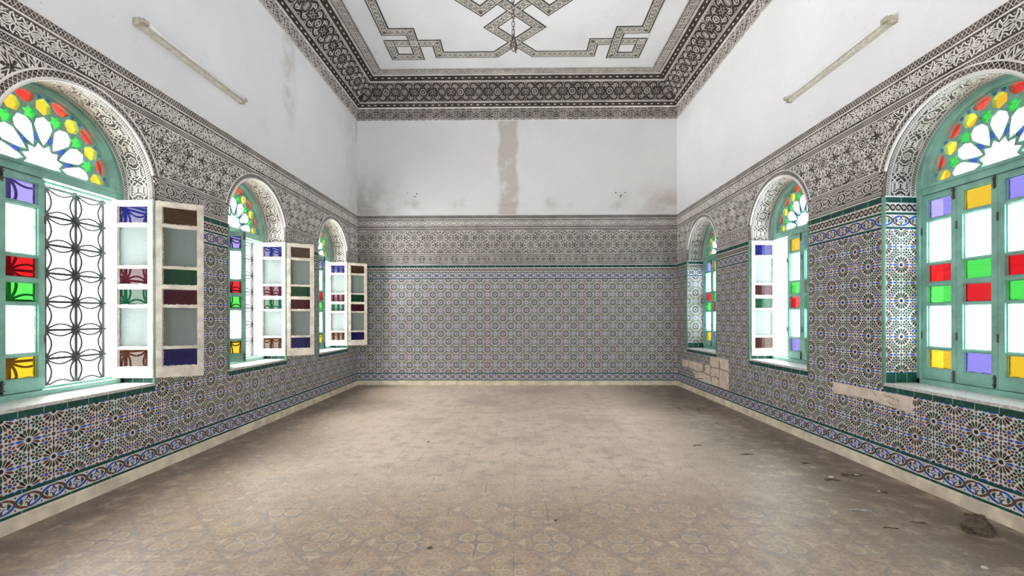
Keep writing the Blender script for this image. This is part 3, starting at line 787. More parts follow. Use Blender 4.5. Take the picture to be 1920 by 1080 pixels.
for nm, fn, lim, _ in corn_maps():
    for a, b in zip(PROF, PROF[1:]):
        ua, ub = lim(a[0]), lim(b[0])
        m = 1 if a[0] < 0.41 else 2
        cg.poly([fn(ua[0], *a), fn(ua[1], *a), fn(ub[1], *b), fn(ub[0], *b)], m)
    # --- lower strip: arabesque
    a, b = PROF[0], PROF[1]; P, l = seg_map(fn, a, b); ti = (b[0]-a[0])/l; u0, u1 = lim(0.0)
    for v, wd in ((0.008, 0.018), (0.030, 0.005), (0.038, 0.004), (0.170, 0.005), (0.184, 0.004), (0.212, 0.012)): corn_rail(P, lim, 0, ti, v, wd, 0.006)
    for vv in (0.020, 0.197):
        n = int((u1-u0)/0.117)
        for i in range(n):
            u = u0+(i+0.3)*0.117; stroke(cg, P, [(u, vv), (u+0.035, vv)], 0.006, 0.005)
    per = 0.235; k = int((u1-u0)/per)+1; off = ((u1-u0)-k*per)/2 if nm == 'back' else 0.0
    for i in range(-1, k+1):
        c = (u0 if nm == 'back' else u1-k*per)+off+(i+0.5)*per
        def K(u, v): return u0+0.003 < u < u1-0.003
        for pl in ([(0.0, 0.048), (0.0, 0.160)], [(0.0, 0.060), (0.020, 0.072), (0.045, 0.066), (0.060, 0.052)],
                   [(0.0, 0.090), (0.018, 0.108), (0.050, 0.100), (0.085, 0.078), (0.117, 0.070)],
                   [(0.0, 0.125), (0.024, 0.142), (0.060, 0.128), (0.090, 0.140), (0.117, 0.158)],
                   [(0.030, 0.052), (0.070, 0.060), (0.100, 0.048)], [(0.070, 0.092), (0.085, 0.112), (0.117, 0.118)],
                   [(0.030, 0.120), (0.050, 0.112), (0.066, 0.120)], [(0.040, 0.160), (0.070, 0.152), (0.090, 0.162)],
                   [(0.012, 0.076), (0.030, 0.086), (0.050, 0.082)]):
            for s_ in (1, -1): stroke(cg, P, [(c+s_*x, y) for x, y in pl], 0.0062, 0.006, keep=K)
        for x, y in ((0.020, 0.050), (0.055, 0.085), (0.100, 0.098), (0.100, 0.132), (0.080, 0.150), (0.035, 0.132), (0.110, 0.055)):
            for s_ in (1, -1): blob(cg, P, ngon(c+s_*x, y, 0.0065, 5), 0.005, 0, keep=K)
    # --- rails
    for a, b in ((PROF[1], PROF[2]),):
        P, l = seg_map(fn, a, b); corn_rail(P, lim, a[0], (b[0]-a[0])/l, l*0.5, l*1.1, 0.008)
    # --- two bead rows
    for a, b in ((PROF[2], PROF[3]), (PROF[4], PROF[5])):
        P, l = seg_map(fn, a, b); ti = (b[0]-a[0])/l
        u0, u1 = lim(a[0]+ti*l/2); n = int((u1-u0)/0.112)
        ub = u1 if nm != 'back' else u0+((u1-u0)+n*0.112)/2
        for i in range(n):
            u = ub-(i+0.5)*0.112
            blob(cg, P, [(u-0.026, l/2), (u-0.012, l/2+0.008), (u+0.012, l/2+0.008), (u+0.026, l/2), (u+0.012, l/2-0.008), (u-0.012, l/2-0.008)], 0.008)
    # --- the broad sloping band with rings, rosettes and scrolls
    a, b = PROF[3], PROF[4]; P, l = seg_map(fn, a, b); ti = (b[0]-a[0])/l
    for v, wd in ((0.006, 0.010), (0.020, 0.006), (l-0.006, 0.012), (l-0.020, 0.006)): corn_rail(P, lim, a[0], ti, v, wd, 0.006)
    per = 0.318; um, uM = lim(a[0]+ti*l/2); k = int((uM-um)/per)+2
    def K(u, v):
        q = lim(a[0]+ti*v); return q[0]+0.004 < u < q[1]-0.004 and 0.024 < v < l-0.022
    c0 = (um+uM)/2 if nm == 'back' else uM-per*0.62
    rng = range(-k//2-1, k//2+2) if nm == 'back' else range(-k-1, 1)
    for i in rng:
        c = c0+i*per; vc = l/2
        if i % 2: 
            for rr, ww in ((0.044, 0.010), (0.014, 0.006)): stroke(cg, P, ngon(c, vc, rr, 18), ww, 0.008, closed=True, keep=K)
        else:
            for j in range(16): stroke(cg, P, [(c+0.018*math.cos(j*pi/8), vc+0.018*math.sin(j*pi/8)), (c+0.056*math.cos(j*pi/8), vc+0.056*math.sin(j*pi/8))], 0.0035, 0.004, keep=K)
            stroke(cg, P, ngon(c, vc, 0.008, 8), 0.006, 0.008, closed=True, keep=K)
        for sx in (1, -1):
            for sy in (1, -1):
                x0, y0 = 0.086, 0.082
                sp_ = [(c+sx*(x0+0.034*math.cos(t)), vc+sy*(y0+0.034*math.sin(t))) for t in [pi*1.35-i2*0.38 for i2 in range(13)]]
                stroke(cg, P, sp_, 0.0085, 0.008, keep=K)
                stroke(cg, P, ngon(c+sx*x0, vc+sy*y0, 0.011, 7), 0.007, 0.007, closed=True, keep=K)
                # dotted diagonals and verticals between the scrolls
                for q0, q1 in (((0.020, 0.075), (0.058, 0.098)), ((0.072, 0.024), (0.072, 0.046)), ((0.0, 0.115), (0.055, 0.160)), ((0.159, 0.030), (0.100, 0.0)), ((0.159, 0.060), (0.140, 0.150)), ((0.110, 0.165), (0.150, 0.130)), ((0.159, 0.015), (0.120, 0.040))):
                    n = max(2, int(math.hypot(q1[0]-q0[0], q1[1]-q0[1])/0.014))
                    for j in range(n+1):
                        u = c+sx*(q0[0]+(q1[0]-q0[0])*j/n); v = vc+sy*(q0[1]+(q1[1]-q0[1])*j/n)
                        blob(cg, P, [(u-0.005, v), (u, v+0.005), (u+0.005, v), (u, v-0.005)], 0.006, keep=K)
        blob(cg, P, ngon(c+per/2, vc, 0.008, 8), 0.007, keep=K)
    n = int((uM-um)/0.024)
    for i in range(n):
        for v in (0.030, l-0.030):
            u = um+(i+0.5)*0.024; blob(cg, P, [(u-0.006, v-0.004), (u+0.006, v-0.004), (u+0.006, v+0.004), (u-0.006, v+0.004)], 0.005, keep=K)
    # --- flat border on the ceiling
    a, b = PROF[5], PROF[6]; P, l = seg_map(fn, a, b); corn_rail(P, lim, a[0], 1, l*0.4, 0.014, 0.008)
    a, b = PROF[6], PROF[7]; P, l = seg_map(fn, a, b); ti = 1.0
    for v, wd in ((0.010, 0.010), (0.040, 0.005), (0.172, 0.010)): corn_rail(P, lim, a[0], ti, v, wd, 0.005)
    um, uM = lim(a[0]+0.1)
    def K(u, v):
        q = lim(a[0]+v); return q[0]+0.004 < u < q[1]-0.004
    per = 0.125; n = int((uM-um)/per)+2
    for i in range(-1, n):
        c = uM-(i+0.5)*per
        for pl in ([(0.0, 0.046), (0.0, 0.150)], [(0.0, 0.060), (0.020, 0.076), (0.040, 0.066), (0.060, 0.080)], [(0.0, 0.098), (0.022, 0.112), (0.046, 0.100), (0.062, 0.112)],
                   [(0.010, 0.135), (0.030, 0.146), (0.050, 0.132)], [(0.030, 0.050), (0.046, 0.054)], [(0.062, 0.046), (0.062, 0.145)]):
            for s_ in (1, -1): stroke(cg, P, [(c+s_*x, y) for x, y in pl], 0.0055, 0.004, keep=K)
        for x, y in ((0.045, 0.085), (0.020, 0.128), (0.050, 0.118), (0.018, 0.052)):
            for s_ in (1, -1): blob(cg, P, ngon(c+s_*x, y, 0.006, 5), 0.004, keep=K)
        stroke(cg, P, [(c-0.045, 0.160), (c+0.045, 0.160)], 0.006, 0.003, 1, keep=K); stroke(cg, P, [(c-0.045, 0.026), (c+0.045, 0.026)], 0.006, 0.003, 1, keep=K)
M_edge = simple('border_grey_ground', (0.235, 0.215, 0.195), 0.9, 0.15, 0.35, 9)
M_cornrib = simple('cornice_white', (0.68, 0.635, 0.60), 0.8, 0.2, 0.15, 5)
co = cg.build('trim_1', [M_cornrib, M_gnd2, M_edge]); tag(co, 'broad dark carved cornice with rings and scrolls below the ceiling', 'cornice', kind='structure')

# ------------------------------------------------------------------ interlaced bands on the ceiling
cs = MB()
def PCe(u, v, h): return (u, v, ZC-h)
def strap(path, wd=0.150, lift=0.0):
    stroke(cs, PCe, path, wd, 0.004+lift, 1, top=0.98)
    n = len(path)
    # edge lines follow the path on both sides
    def offset(d_):
        o = []
        for i in range(n):
            a = path[max(i-1, 0)]; b = path[min(i+1, n-1)]; c = path[i]
            t1 = Vector((c[0]-a[0], c[1]-a[1])); t2 = Vector((b[0]-c[0], b[1]-c[1]))
            if t1.length < 1e-9: t1 = t2
            if t2.length < 1e-9: t2 = t1
            t1.normalize(); t2.normalize(); n1 = Vector((-t1.y, t1.x)); n2 = Vector((-t2.y, t2.x)); m_ = (n1+n2).normalized()
            o.append((c[0]+m_.x*d_/max(0.3, m_.dot(n1)), c[1]+m_.y*d_/max(0.3, m_.dot(n1))))
        return o
    for s_ in (1, -1):
        stroke(cs, PCe, offset(s_*(wd/2-0.007)), 0.014, 0.008+lift, 2, h0=0.0035)
        stroke(cs, PCe, offset(s_*(wd/2-0.025)), 0.011, 0.010+lift, 0, h0=0.0035)
    for a, b in zip(path, path[1:]):
        l = math.hypot(b[0]-a[0], b[1]-a[1]); tx, ty = (b[0]-a[0])/l, (b[1]-a[1])/l
        k = max(1, int(l/0.078)); st = l/k; hw_ = wd/2-0.032
        for i in range(k):
            for s_ in (1, -1):
                pts = []
                for j in range(5):
                    q = (i+j/4)*st; d_ = s_*hw_*math.cos(pi*j/4)
                    pts.append((a[0]+tx*q-ty*d_, a[1]+ty*q+tx*d_))
                stroke(cs, PCe, pts, 0.0095, 0.008+lift, 0, h0=0.0035)
                stroke(cs, PCe, [(x+tx*st/2, y+ty*st/2) if i < k-1 else (x, y) for x, y in [(a[0]+tx*(i+j/4)*st+ty*s_*hw_*0.45*math.cos(pi*j/4), a[1]+ty*(i+j/4)*st-tx*s_*hw_*0.45*math.cos(pi*j/4)) for j in range(5)]], 0.006, 0.007+lift, 0, h0=0.0035)
            q = (i+0.5)*st
            for s_ in (1, -1):
                blob(cs, PCe, ngon(a[0]+tx*q-ty*s_*hw_*0.55, a[1]+ty*q+tx*s_*hw_*0.55, 0.008, 6), 0.007+lift, 0, 0.0035)
cx = -0.03
def half(sx, end):          # one corner of the interlace, mirrored left/right and front/back
    Y = (lambda y: y) if end > 0 else (lambda y: 6.85-y)
    X = lambda x: cx+sx*(x-cx)
    strap([(X(-1.866), 3.40), (X(-1.866), Y(6.215)), (X(-1.515), Y(6.215)), (X(-1.515), Y(6.815)), (X(-1.878), Y(6.815)), (X(-1.878), Y(6.415))], lift=0.0030)
    strap([(X(-1.94), Y(6.480)), (X(-1.185), Y(6.480)), (X(-1.185), Y(6.772)), (X(-0.325), Y(6.772)), (X(0.305), Y(6.142)), (X(-0.31), Y(5.527))], lift=0.0015 if sx > 0 else 0)
    strap([(X(-0.10), Y(5.43)), (X(-0.48), Y(5.81)), (X(-0.95), Y(5.34))], lift=0.003)
for sx in (1, -1):
    for e_ in (1, -1): half(sx, e_)
M_sdark = simple('strapwork_dark_edge', (0.085, 0.075, 0.062), 0.9, 0.1, 0.3, 8)
cs.build('ceiling_strapwork', [M_ceilrib, M_ceilgnd, M_sdark], ce)

# ================================================================== windows
FAN_C = (0.0, 2.202); FAN_R = 0.450
def inside(p, poly):
    x, y = p; c = False; n = len(poly)
    for i in range(n):
        x0, y0 = poly[i]; x1, y1 = poly[i-1]
        if (y0 > y) != (y1 > y) and x < (x1-x0)*(y-y0)/(y1-y0)+x0: c = not c
    return c
def clip_low(pts, z0):
    o = []; n = len(pts)
    for i in range(n):
        a = pts[i-1]; b = pts[i]; da = a[1]-z0; db = b[1]-z0
        if (da >= 0) != (db >= 0):
            t = da/(da-db); o.append((a[0]+(b[0]-a[0])*t, z0))
        if db >= 0: o.append(b)
    return o
def fan_pieces():
    S = []
    def pol(r, a): return (FAN_C[0]+r*math.cos(a), FAN_C[1]+r*math.sin(a))
    st = []
    for k in range(12):
        st.append(pol(0.128, R_(30*k+15))); st.append(pol(0.096, R_(30*k+30)))
    S.append((st, 'white'))
    def loc(lst, a): return [pol(math.hypot(r, t), a+math.atan2(t, r)) for r, t in lst]
    for k in range(-1, 8):
        a = R_(30*k); b = a+R_(15)
        S.append((loc([(0.118, 0), (0.160, -0.024), (0.236, -0.054), (0.278, -0.042), (0.304, 0), (0.278, 0.042), (0.236, 0.054), (0.160, 0.024)], a), 'white'))
        S.append((loc([(0.140, -0.009), (0.140, 0.009), (0.164, 0.0185), (0.208, 0), (0.164, -0.0185)], b), 'blue'))
        g6 = []
        for j in range(12):
            rr = 0.049 if j % 2 == 0 else 0.029; t = j*pi/6
            g6.append((0.310+rr*math.cos(t), rr*math.sin(t)))
        S.append((loc(g6, b), 'green'))
        S.append((loc([(0.316, 0), (0.344, -0.045), (0.392, -0.045), (0.426, 0), (0.392, 0.045), (0.344, 0.045)], a), 'yellow'))
        S.append((loc([(0.374, -0.014), (0.374, 0.014), (0.398, 0.050), (0.428, 0.060), (0.442, 0.024), (0.445, 0), (0.442, -0.024), (0.428, -0.060), (0.398, -0.050)], b), 'red'))
        for s_ in (1, -1):
            S.append((loc([(0.424, s_*0.014), (0.412, s_*0.032), (0.436, s_*0.046), (0.443, s_*0.018)], a), 'blue'))
    res = []
    for p, c in S:
        q = clip_low(p, 2.178)
        if len(q) < 3: continue
        if max(x[1] for x in q) < 2.195: continue
        if max(math.hypot(x[0]-FAN_C[0], x[1]-FAN_C[1]) for x in q) > FAN_R-0.0015: continue
        ar = sum(q[i-1][0]*q[i][1]-q[i][0]*q[i-1][1] for i in range(len(q)))/2
        if abs(ar) < 8e-5: continue
        res.append((q if ar > 0 else q[::-1], c))
    return res
FAN = fan_pieces()
def plate(outer, holes):           # triangles of a flat plate with holes
    vs = [Vector(p) for p in outer]; ed = [(i, (i+1) % len(outer)) for i in range(len(outer))]
    for h in holes:
        k = len(vs); vs += [Vector(p) for p in h]; ed += [(k+i, k+(i+1) % len(h)) for i in range(len(h))]
    V, E, F, *_ = geometry.delaunay_2d_cdt(vs, ed, [], 0, 1e-5)
    T = []
    for f in F:
        c = (sum(V[i].x for i in f)/len(f), sum(V[i].y for i in f)/len(f))
        if inside(c, outer) and not any(inside(c, h) for h in holes): T.append([(V[i].x, V[i].y) for i in f])
    return T
def slab(mb, outer, holes, y0, y1, m=0):
    for t_ in plate(outer, holes):
        mb.poly([(x, y1, z) for x, z in t_], m); mb.poly([(x, y0, z) for x, z in t_[::-1]], m)
    for lp in [outer]+holes:
        for i in range(len(lp)):
            a = lp[i-1]; b = lp[i]; mb.poly([(a[0], y0, a[1]), (b[0], y0, b[1]), (b[0], y1, b[1]), (a[0], y1, a[1])], m)

# local axes of a window: x along the wall, y into the room (0 on the wall face), z up (world height)
LZ0, LZ1 = 0.722, 2.098
FRAC = [(0.034, 0.127), (0.150, 0.366), (0.384, 0.472), (0.500, 0.586), (0.604, 0.822), (0.840, 0.935)]   # panes from the top
TYPE_A = ['purple', 'clear', 'red', 'green', 'clear', 'yellow']
TYPE_B = ['yellow', 'clear', 'green', 'red', 'clear', 'purple']
CACHE = {}
def leaf_mesh(W, sg):
    key = (W, sg)
    if key in CACHE: return CACHE[key]
    Hh = LZ1-LZ0; S = 0.046
    mb = MB()
    X = lambda a, b: (min(sg*a, sg*b), max(sg*a, sg*b))
    def layer(y0, y1, sl, m):       # sl: how much slimmer each member is
        g = 0.0015
        for a, b in ((g, S-sl), (W-S+sl, W-g)): mb.box(*X(a, b), y0, y1, 0.002, Hh-0.002, m)
        zs = [0.0]+[v for q in FRAC for v in q]+[1.0]
        for i in range(0, len(zs), 2):
            zt = Hh*(1-zs[i]); zb = Hh*(1-zs[i+1])
            if i > 0: zt -= sl
            else: zt -= 0.002
            if i < len(zs)-2: zb += sl
            else: zb += 0.002
            mb.box(*X(S-sl, W-S+sl), y0, y1, zb, zt, m)
    layer(0.006, 0.019, 0.006, 0); layer(0.0, 0.006, 0.0, 0); layer(-0.008, 0.0, 0.0, 1); layer(-0.018, -0.008, 0.005, 1)
    # ragged putty on the outside edges of the panes
    rnd = random.Random(int(W*1000))
    for a, b in FRAC:
        zt, zb = Hh*(1-a), Hh*(1-b)
        for k in range(10):
            u = S+(W-2*S)*(k+rnd.random())/10; mb.box(*X(u, min(W-S, u+0.02)), -0.010, -0.003, zb, zb+rnd.uniform(0.001, 0.005), 1)
            z = zb+(zt-zb)*(k+rnd.random())/10; mb.box(*X(S, S+rnd.uniform(0.001, 0.005)), -0.010, -0.003, z, min(zt, z+0.02), 1)
    tmp = mb.build('casement', [M_wood, M_cream]); me = tmp.data; bpy.data.objects.remove(tmp)
    panes = []
    for a, b in FRAC:
        p = MB(); p.box(*X(S-0.003, W-S+0.003), -0.0015, 0.0015, Hh*(1-b)-0.003, Hh*(1-a)+0.003)
        panes.append(p)
    CACHE[key] = (me, panes); return CACHE[key]
PNAME = {'clear': 'textured clear glass pane', 'red': 'red glass pane', 'green': 'green glass pane', 'yellow': 'yellow glass pane', 'purple': 'purple glass pane', 'blue': 'blue glass pane'}
PM = {}
def leaf(root, loc, ang, W, sg, cols, bolts=True):
    me, panes = leaf_mesh(W, sg)
    o = bpy.data.objects.new('casement', me); COL.objects.link(o); o.parent = root; o.location = (loc[0], loc[1], LZ0); o.rotation_euler = (0, 0, ang)
    for i, (p, c) in enumerate(zip(panes, cols)):
        key = (W, sg, i, c)
        if key not in PM:
            t_ = p.build('pane', [GLASS[c]]); PM[key] = t_.data; bpy.data.objects.remove(t_)
        q = bpy.data.objects.new('pane', PM[key]); COL.objects.link(q); q.parent = o; q['label'] = PNAME[c]
    if bolts:
        for z0, z1 in ((0.01, 0.085), (LZ1-LZ0-0.080, LZ1-LZ0-0.004)):
            b = MB(); x = sg*(W-0.018)
            b.box(x-0.008, x+0.008, 0.0185, 0.022, z0, z1); b.tube([(x, 0.026, z0-0.006), (x, 0.026, z1+0.004)], 0.0045, 0, 8)
            b.box(x-0.009, x+0.009, 0.020, 0.031, z0+0.012, z0+0.020); b.box(x-0.009, x+0.009, 0.020, 0.031, z1-0.020, z1-0.012)
            b.build('bolt', [M_bolt], o)
    for z in (0.30, 1.08):
        b = MB(); b.tube([(sg*0.001, 0.021, z), (sg*0.001, 0.021, z+0.055)], 0.006, 0, 8); b.build('hinge', [M_bolt], o)
    return o
def arc(c, r, a0, a1, n): return [(c[0]+r*math.cos(a0+(a1-a0)*i/n), c[1]+r*math.sin(a0+(a1-a0)*i/n)) for i in range(n+1)]
def window(num, side, yc, states, label, grille):
    rz = R_(-90) if side < 0 else R_(90)
    root = empty('window_%d' % num, (-XL if side < 0 else XR, yc, 0), rz)
    tag(root, label, 'window', kind='structure')
    # ---- frame: jambs, bottom rail, transom, arched head
    m = MB()
    for s_ in (-1, 1): m.box(min(s_*0.530, s_*0.562), max(s_*0.530, s_*0.562), -0.345, -0.262, 0.650, 2.10)
    m.box(-0.562, 0.562, -0.345, -0.262, 0.650, 0.720); m.box(-0.53, 0.53, -0.345, -0.318, 0.720, 0.734)
    m.box(-0.562, 0.562, -0.345, -0.268, 2.100, 2.172); m.box(-0.562, 0.562, -0.268, -0.258, 2.148, 2.166); m.box(-0.53, 0.53, -0.345, -0.322, 2.086, 2.100)
    outer = [(-0.562, 2.150)]+arc((0, ZS), 0.562, pi-0.01, 0.01, 48)+[(0.562, 2.150)]
    hole = arc(FAN_C, FAN_R, -0.02, pi+0.02, 48)
    hole = [p for p in hole if p[1] > 2.172]; hole = [(hole[0][0], 2.172)]+hole+[(hole[-1][0], 2.172)]
    outer = [p for p in outer if p[1] >= 2.150]
    slab(m, outer, [hole], -0.345, -0.264)
    rings = arc((0, ZS+0.02), 0.512, pi-0.02, 0.02, 48)
    m.tube([(x, -0.262, z) for x, z in rings], 0.006, 0, 6)
    m.build('window_frame', [M_wood], root, recalc=False)
    # ---- fanlight
    base = arc(FAN_C, FAN_R+0.004, -0.02, pi+0.02, 48); base = [p for p in base if p[1] > 2.170]; base = [(base[0][0], 2.170)]+base+[(base[-1][0], 2.170)]
    m = MB(); slab(m, base, [p for p, c in FAN], -0.322, -0.292)
    fan = m.build('fanlight', [M_wood], root)
    g = MB(); names = ['white', 'blue', 'green', 'yellow', 'red']
    for p, c in FAN:
        q = p
        for yv in (-0.3185,): g.poly([(x, yv, z) for x, z in q], names.index(c))
    g.build('fanlight_glass', [G_WHITE, G_BLUE2, G_GREEN2, G_YELLOW2, G_RED2], fan)
    # ---- sill
    m = MB(); m.box(-0.562, 0.562, -0.264, -0.004, 0.650, SILL); m.box(-0.5345, 0.5345, -0.004, 0.010, 0.664, SILL); m.build('sill', [M_marble], root)
    # ---- casements, counted from the far jamb
    far = -0.530 if side < 0 else 0.530; sg = 1 if side < 0 else -1; W = 0.265; yl = -0.300
    tys = [TYPE_A, TYPE_B, TYPE_A, TYPE_B]
    for i, st in enumerate(states):
        if st == 'ajar': leaf(root, (far+sg*W*(i+1), yl), R_(-58)*sg, W, -sg, tys[i])
        if st == 'closed': leaf(root, (far+sg*W*i, yl), 0.0, W, sg, tys[i])
    if states[0] == 'folded':          # first leaf square to the wall, second folded on beyond it
        hx, hy = far+sg*0.004, -0.312
        a1 = R_(90) if side < 0 else R_(-90); leaf(root, (hx, hy), a1, 0.320, sg, tys[0], False)
        dx, dy = -0.170*sg, 0.262
        ang = math.atan2(dy, dx) if sg > 0 else math.atan2(-dy, -dx)
        leaf(root, (hx-sg*0.004, hy+0.3245), ang, 0.308, sg, tys[1], False)
    if states[0] == 'open':
        leaf(root, (far+sg*0.004, -0.308), R_(90) if side < 0 else R_(-90), 0.300, sg, tys[0], False)
    # ---- wrought iron grille
    if grille:
        m = MB(); gy = -0.405; xs = [-0.53+0.212*i for i in range(6)]; zs = [2.085-0.196*i for i in range(8)]
        for x in xs: m.box(x-0.0105, x+0.0105, gy-0.007, gy+0.007, 0.69, 2.14)
        for z in zs: m.box(-0.555, 0.555, gy-0.005, gy+0.005, z-0.009, z+0.009)
        for i, x in enumerate(xs[:-1]):
            for j, z in enumerate(zs[:-1]):
                for (ax, az, bx, bz, nx, nz) in ((x, z, x+0.212, z, 0, -1), (x, z-0.196, x+0.212, z-0.196, 0, 1), (x, z, x, z-0.196, 1, 0), (x+0.212, z, x+0.212, z-0.196, -1, 0)):
                    pts = []
                    for k in range(9):
                        t_ = k/8; b_ = 0.042*math.sin(pi*t_)
                        pts.append((ax+(bx-ax)*t_+nx*b_, gy+0.004, az+(bz-az)*t_+nz*b_))
                    m.tube(pts, 0.0078, 0, 6, caps=False)
        m.build('iron_grille', [M_iron], root)
    return root
G_BLUE2 = glass('fanlight_blue', lin(0.10, 0.16, 0.80, 1, 0.10), 0.10, (0.03,0.05,0.30))
G_GREEN2 = glass('fanlight_green', lin(0.10, 0.95, 0.12, 1, 0.10), 0.10, (0.03,0.25,0.05))
G_YELLOW2 = glass('fanlight_yellow', lin(1.3, 0.72, 0.05, 1, 0.10), 0.10, (0.4,0.22,0.03))
G_RED2 = glass('fanlight_red', lin(1.0, 0.06, 0.035, 1, 0.10), 0.10, (0.3,0.03,0.02))
FOLD = ['folded', 'folded', 'closed', 'closed']; AJAR = ['folded', 'folded', 'ajar', 'closed']; SHUT = ['closed']*4; OPEN1 = ['open', 'closed', 'closed', 'closed']
window(1, -1, WIN_Y[0], FOLD, 'nearest left arched window, cream shutters folded open beside its iron grille', True)
window(2, -1, WIN_Y[1], AJAR, 'middle left arched window with cream shutters folded open', True)
window(3, -1, WIN_Y[2], AJAR, 'farthest left arched window, its open shutters touching the end wall view', True)
window(4, 1, WIN_Y[0], SHUT, 'nearest right arched window, all its green coloured-glass shutters shut', False)
window(5, 1, WIN_Y[1], OPEN1, 'middle right arched window with one white shutter swung open', False)
window(6, 1, WIN_Y[2], SHUT, 'farthest right arched window, shut, above the broken masonry patch', False)

# ================================================================== bare plaster where tiles are missing (right wall)
M_mortar = simple('old_mortar', (0.42, 0.32, 0.235), 0.95, 0.1, 0.3, 14)
def patch(name, polys, back, h, label, cracks=()):
    m = MB()
    if back: blob(m, P_right, back, 0.0085, 2, 0.0)
    for p in polys:
        k = len(m.v); n = len(p); cu = sum(x for x, _ in p)/n; cv = sum(y for _, y in p)/n
        for u, v in p: m.v.append(P_right(u, v, 0.004))
        for u, v in p: m.v.append(P_right(cu+(u-cu)*0.985, cv+(v-cv)*0.985, h))
        for i in range(n): m.f.append((k+i, k+(i+1) % n, k+n+(i+1) % n, k+n+i)); m.m.append(0)
        m.f.append(tuple(range(k+n, k+2*n))); m.m.append(0)
    for q in cracks: ribbon(m, P_right, q, [0.001+0.004*math.sin(pi*(i+0.5)/len(q)) for i in range(len(q))], h+0.0006, 1)
    o = m.build(name, [M_patch, M_crack, M_mortar], wr); o['label'] = label
    return o
PATCH_A = [[(3.925, 0.618), (3.52, 0.618), (3.515, 0.535), (3.93, 0.520)], [(3.517, 0.618), (3.145, 0.622), (3.145, 0.503), (3.512, 0.533)]]
patch('plaster_patch', PATCH_A, None, 0.0105, 'long pale plaster strip under the nearest right sill',
      [[(3.40, 0.600), (3.36, 0.588), (3.33, 0.592), (3.29, 0.578)], [(3.36, 0.560), (3.345, 0.552), (3.33, 0.540), (3.30, 0.536), (3.28, 0.528)], [(3.50, 0.607), (3.47, 0.585), (3.45, 0.570)], [(3.27, 0.585), (3.265, 0.575), (3.255, 0.573)]])

# ================================================================== lamps on the walls
def batten(P, y0, y1, z0, z1, label):
    # y0 near end, y1 far end; parts in world space relative to an Empty on the wall
    c = P((y0+y1)/2, (z0+z1)/2, 0.0)
    root = empty('fluorescent_lamp', c); tag(root, label, 'lamp', 'fluorescent tubes on the side walls')
    L_ = y1-y0; tilt = (z1-z0)/L_
    def Q(u, v, h):     # u along the lamp from its middle, v height, h off the wall
        p = P((y0+y1)/2+u, (z0+z1)/2+u*tilt+v, h); return tuple(a-b for a, b in zip(p, c))
    def qbox(mb, u0, u1, v0, v1, h0, h1):
        k = len(mb.v); mb.v += [Q(u, v, h) for h in (h0, h1) for v in (v0, v1) for u in (u0, u1)]
        for q in ((0,1,3,2), (4,5,7,6), (0,1,5,4), (2,3,7,6), (0,2,6,4), (1,3,7,5)): mb.f.append(tuple(k+i for i in q)); mb.m.append(0)
    h = L_/2
    m = MB(); qbox(m, -h, h, -0.030, 0.020, 0.001, 0.040); qbox(m, -h+0.02, h-0.02, -0.022, 0.012, 0.040, 0.046)
    for u in (-h*0.6, 0.0, h*0.55): m.tube([Q(u, -0.014, 0.045), Q(u, -0.014, 0.050)], 0.006, 0, 8)
    m.build('lamp_body', [M_fix], root)
    m = MB(); m.tube([Q(-h+0.045+(2*h-0.06)*i/8, 0.002, 0.066) for i in range(9)], 0.0135, 0, 12); m.build('lamp_tube', [M_tube], root, smooth=True)
    for s_ in (-1, 1):
        m = MB(); a, b = (-h-0.002, -h+0.030) if s_ < 0 else (h-0.026, h+0.002)
        qbox(m, a, b, -0.032, 0.022, 0.001, 0.055); qbox(m, a+0.004 if s_ < 0 else a, b+0.025 if s_ < 0 else b-0.004, -0.014, 0.018, 0.055, 0.082)
        m.build('lamp_holder', [M_cap], root)
batten(P_left, 3.20, 4.45, 3.370, 3.388, 'dirty unlit fluorescent tube on the left wall above the grille window')
batten(P_right, 3.27, 4.53, 3.378, 3.398, 'unlit fluorescent tube on the bright right wall')

# ================================================================== chain that once held a chandelier
ch = empty('hanging_chain', (-0.029, 3.40, ZC)); tag(ch, 'rusty iron chandelier chain hanging from the ceiling centre', 'chain')
m = MB(); N = 63; pitch = 0.0312
for i in range(N):
    z = -0.03-i*pitch; lp = []
    for j in range(14):
        a = 2*pi*j/14; dx = 0.0105*math.cos(a); dz = 0.0120*math.sin(a)+(0.0115 if math.sin(a) > 0.01 else -0.0115 if math.sin(a) < -0.01 else 0)
        lp.append((dx, 0.002, z+dz) if i % 2 == 0 else (0.002, dx, z+dz))
    m.tube(lp, 0.0030, 0, 6, closed=True)
m.build('chain_links', [M_chain], ch, smooth=True)
m = MB(); zb = -0.03-(N-1)*pitch
m.tube([(0.004, 0, zb+0.10), (0.016, 0.002, zb+0.06), (0.020, 0.003, zb+0.01), (0.017, 0.004, zb-0.025), (0.022, 0, zb-0.035)], 0.0055, 0, 7)
m.tube([(0.0, 0, zb+0.09), (-0.012, 0.002, zb+0.05), (-0.023, 0.003, zb+0.005), (-0.026, 0, zb-0.005)], 0.0045, 0, 7)
m.tube([(0.012, 0, zb+0.06), (0.024, 0.001, zb+0.03), (0.026, 0.002, zb-0.01)], 0.006, 0, 7)
m.build('wire_ends', [M_chain], ch, smooth=True)
m = MB(); m.tube([(0, 0, 0.0), (0, 0, -0.02)], 0.012, 0, 10); m.tube([(0.0, 0.0, -0.02), (0.012, 0, -0.030), (0.0, 0, -0.042), (-0.012, 0, -0.030), (0.0, 0, -0.02)], 0.004, 0, 6)
m.build('ceiling_hook', [M_chain], ch)

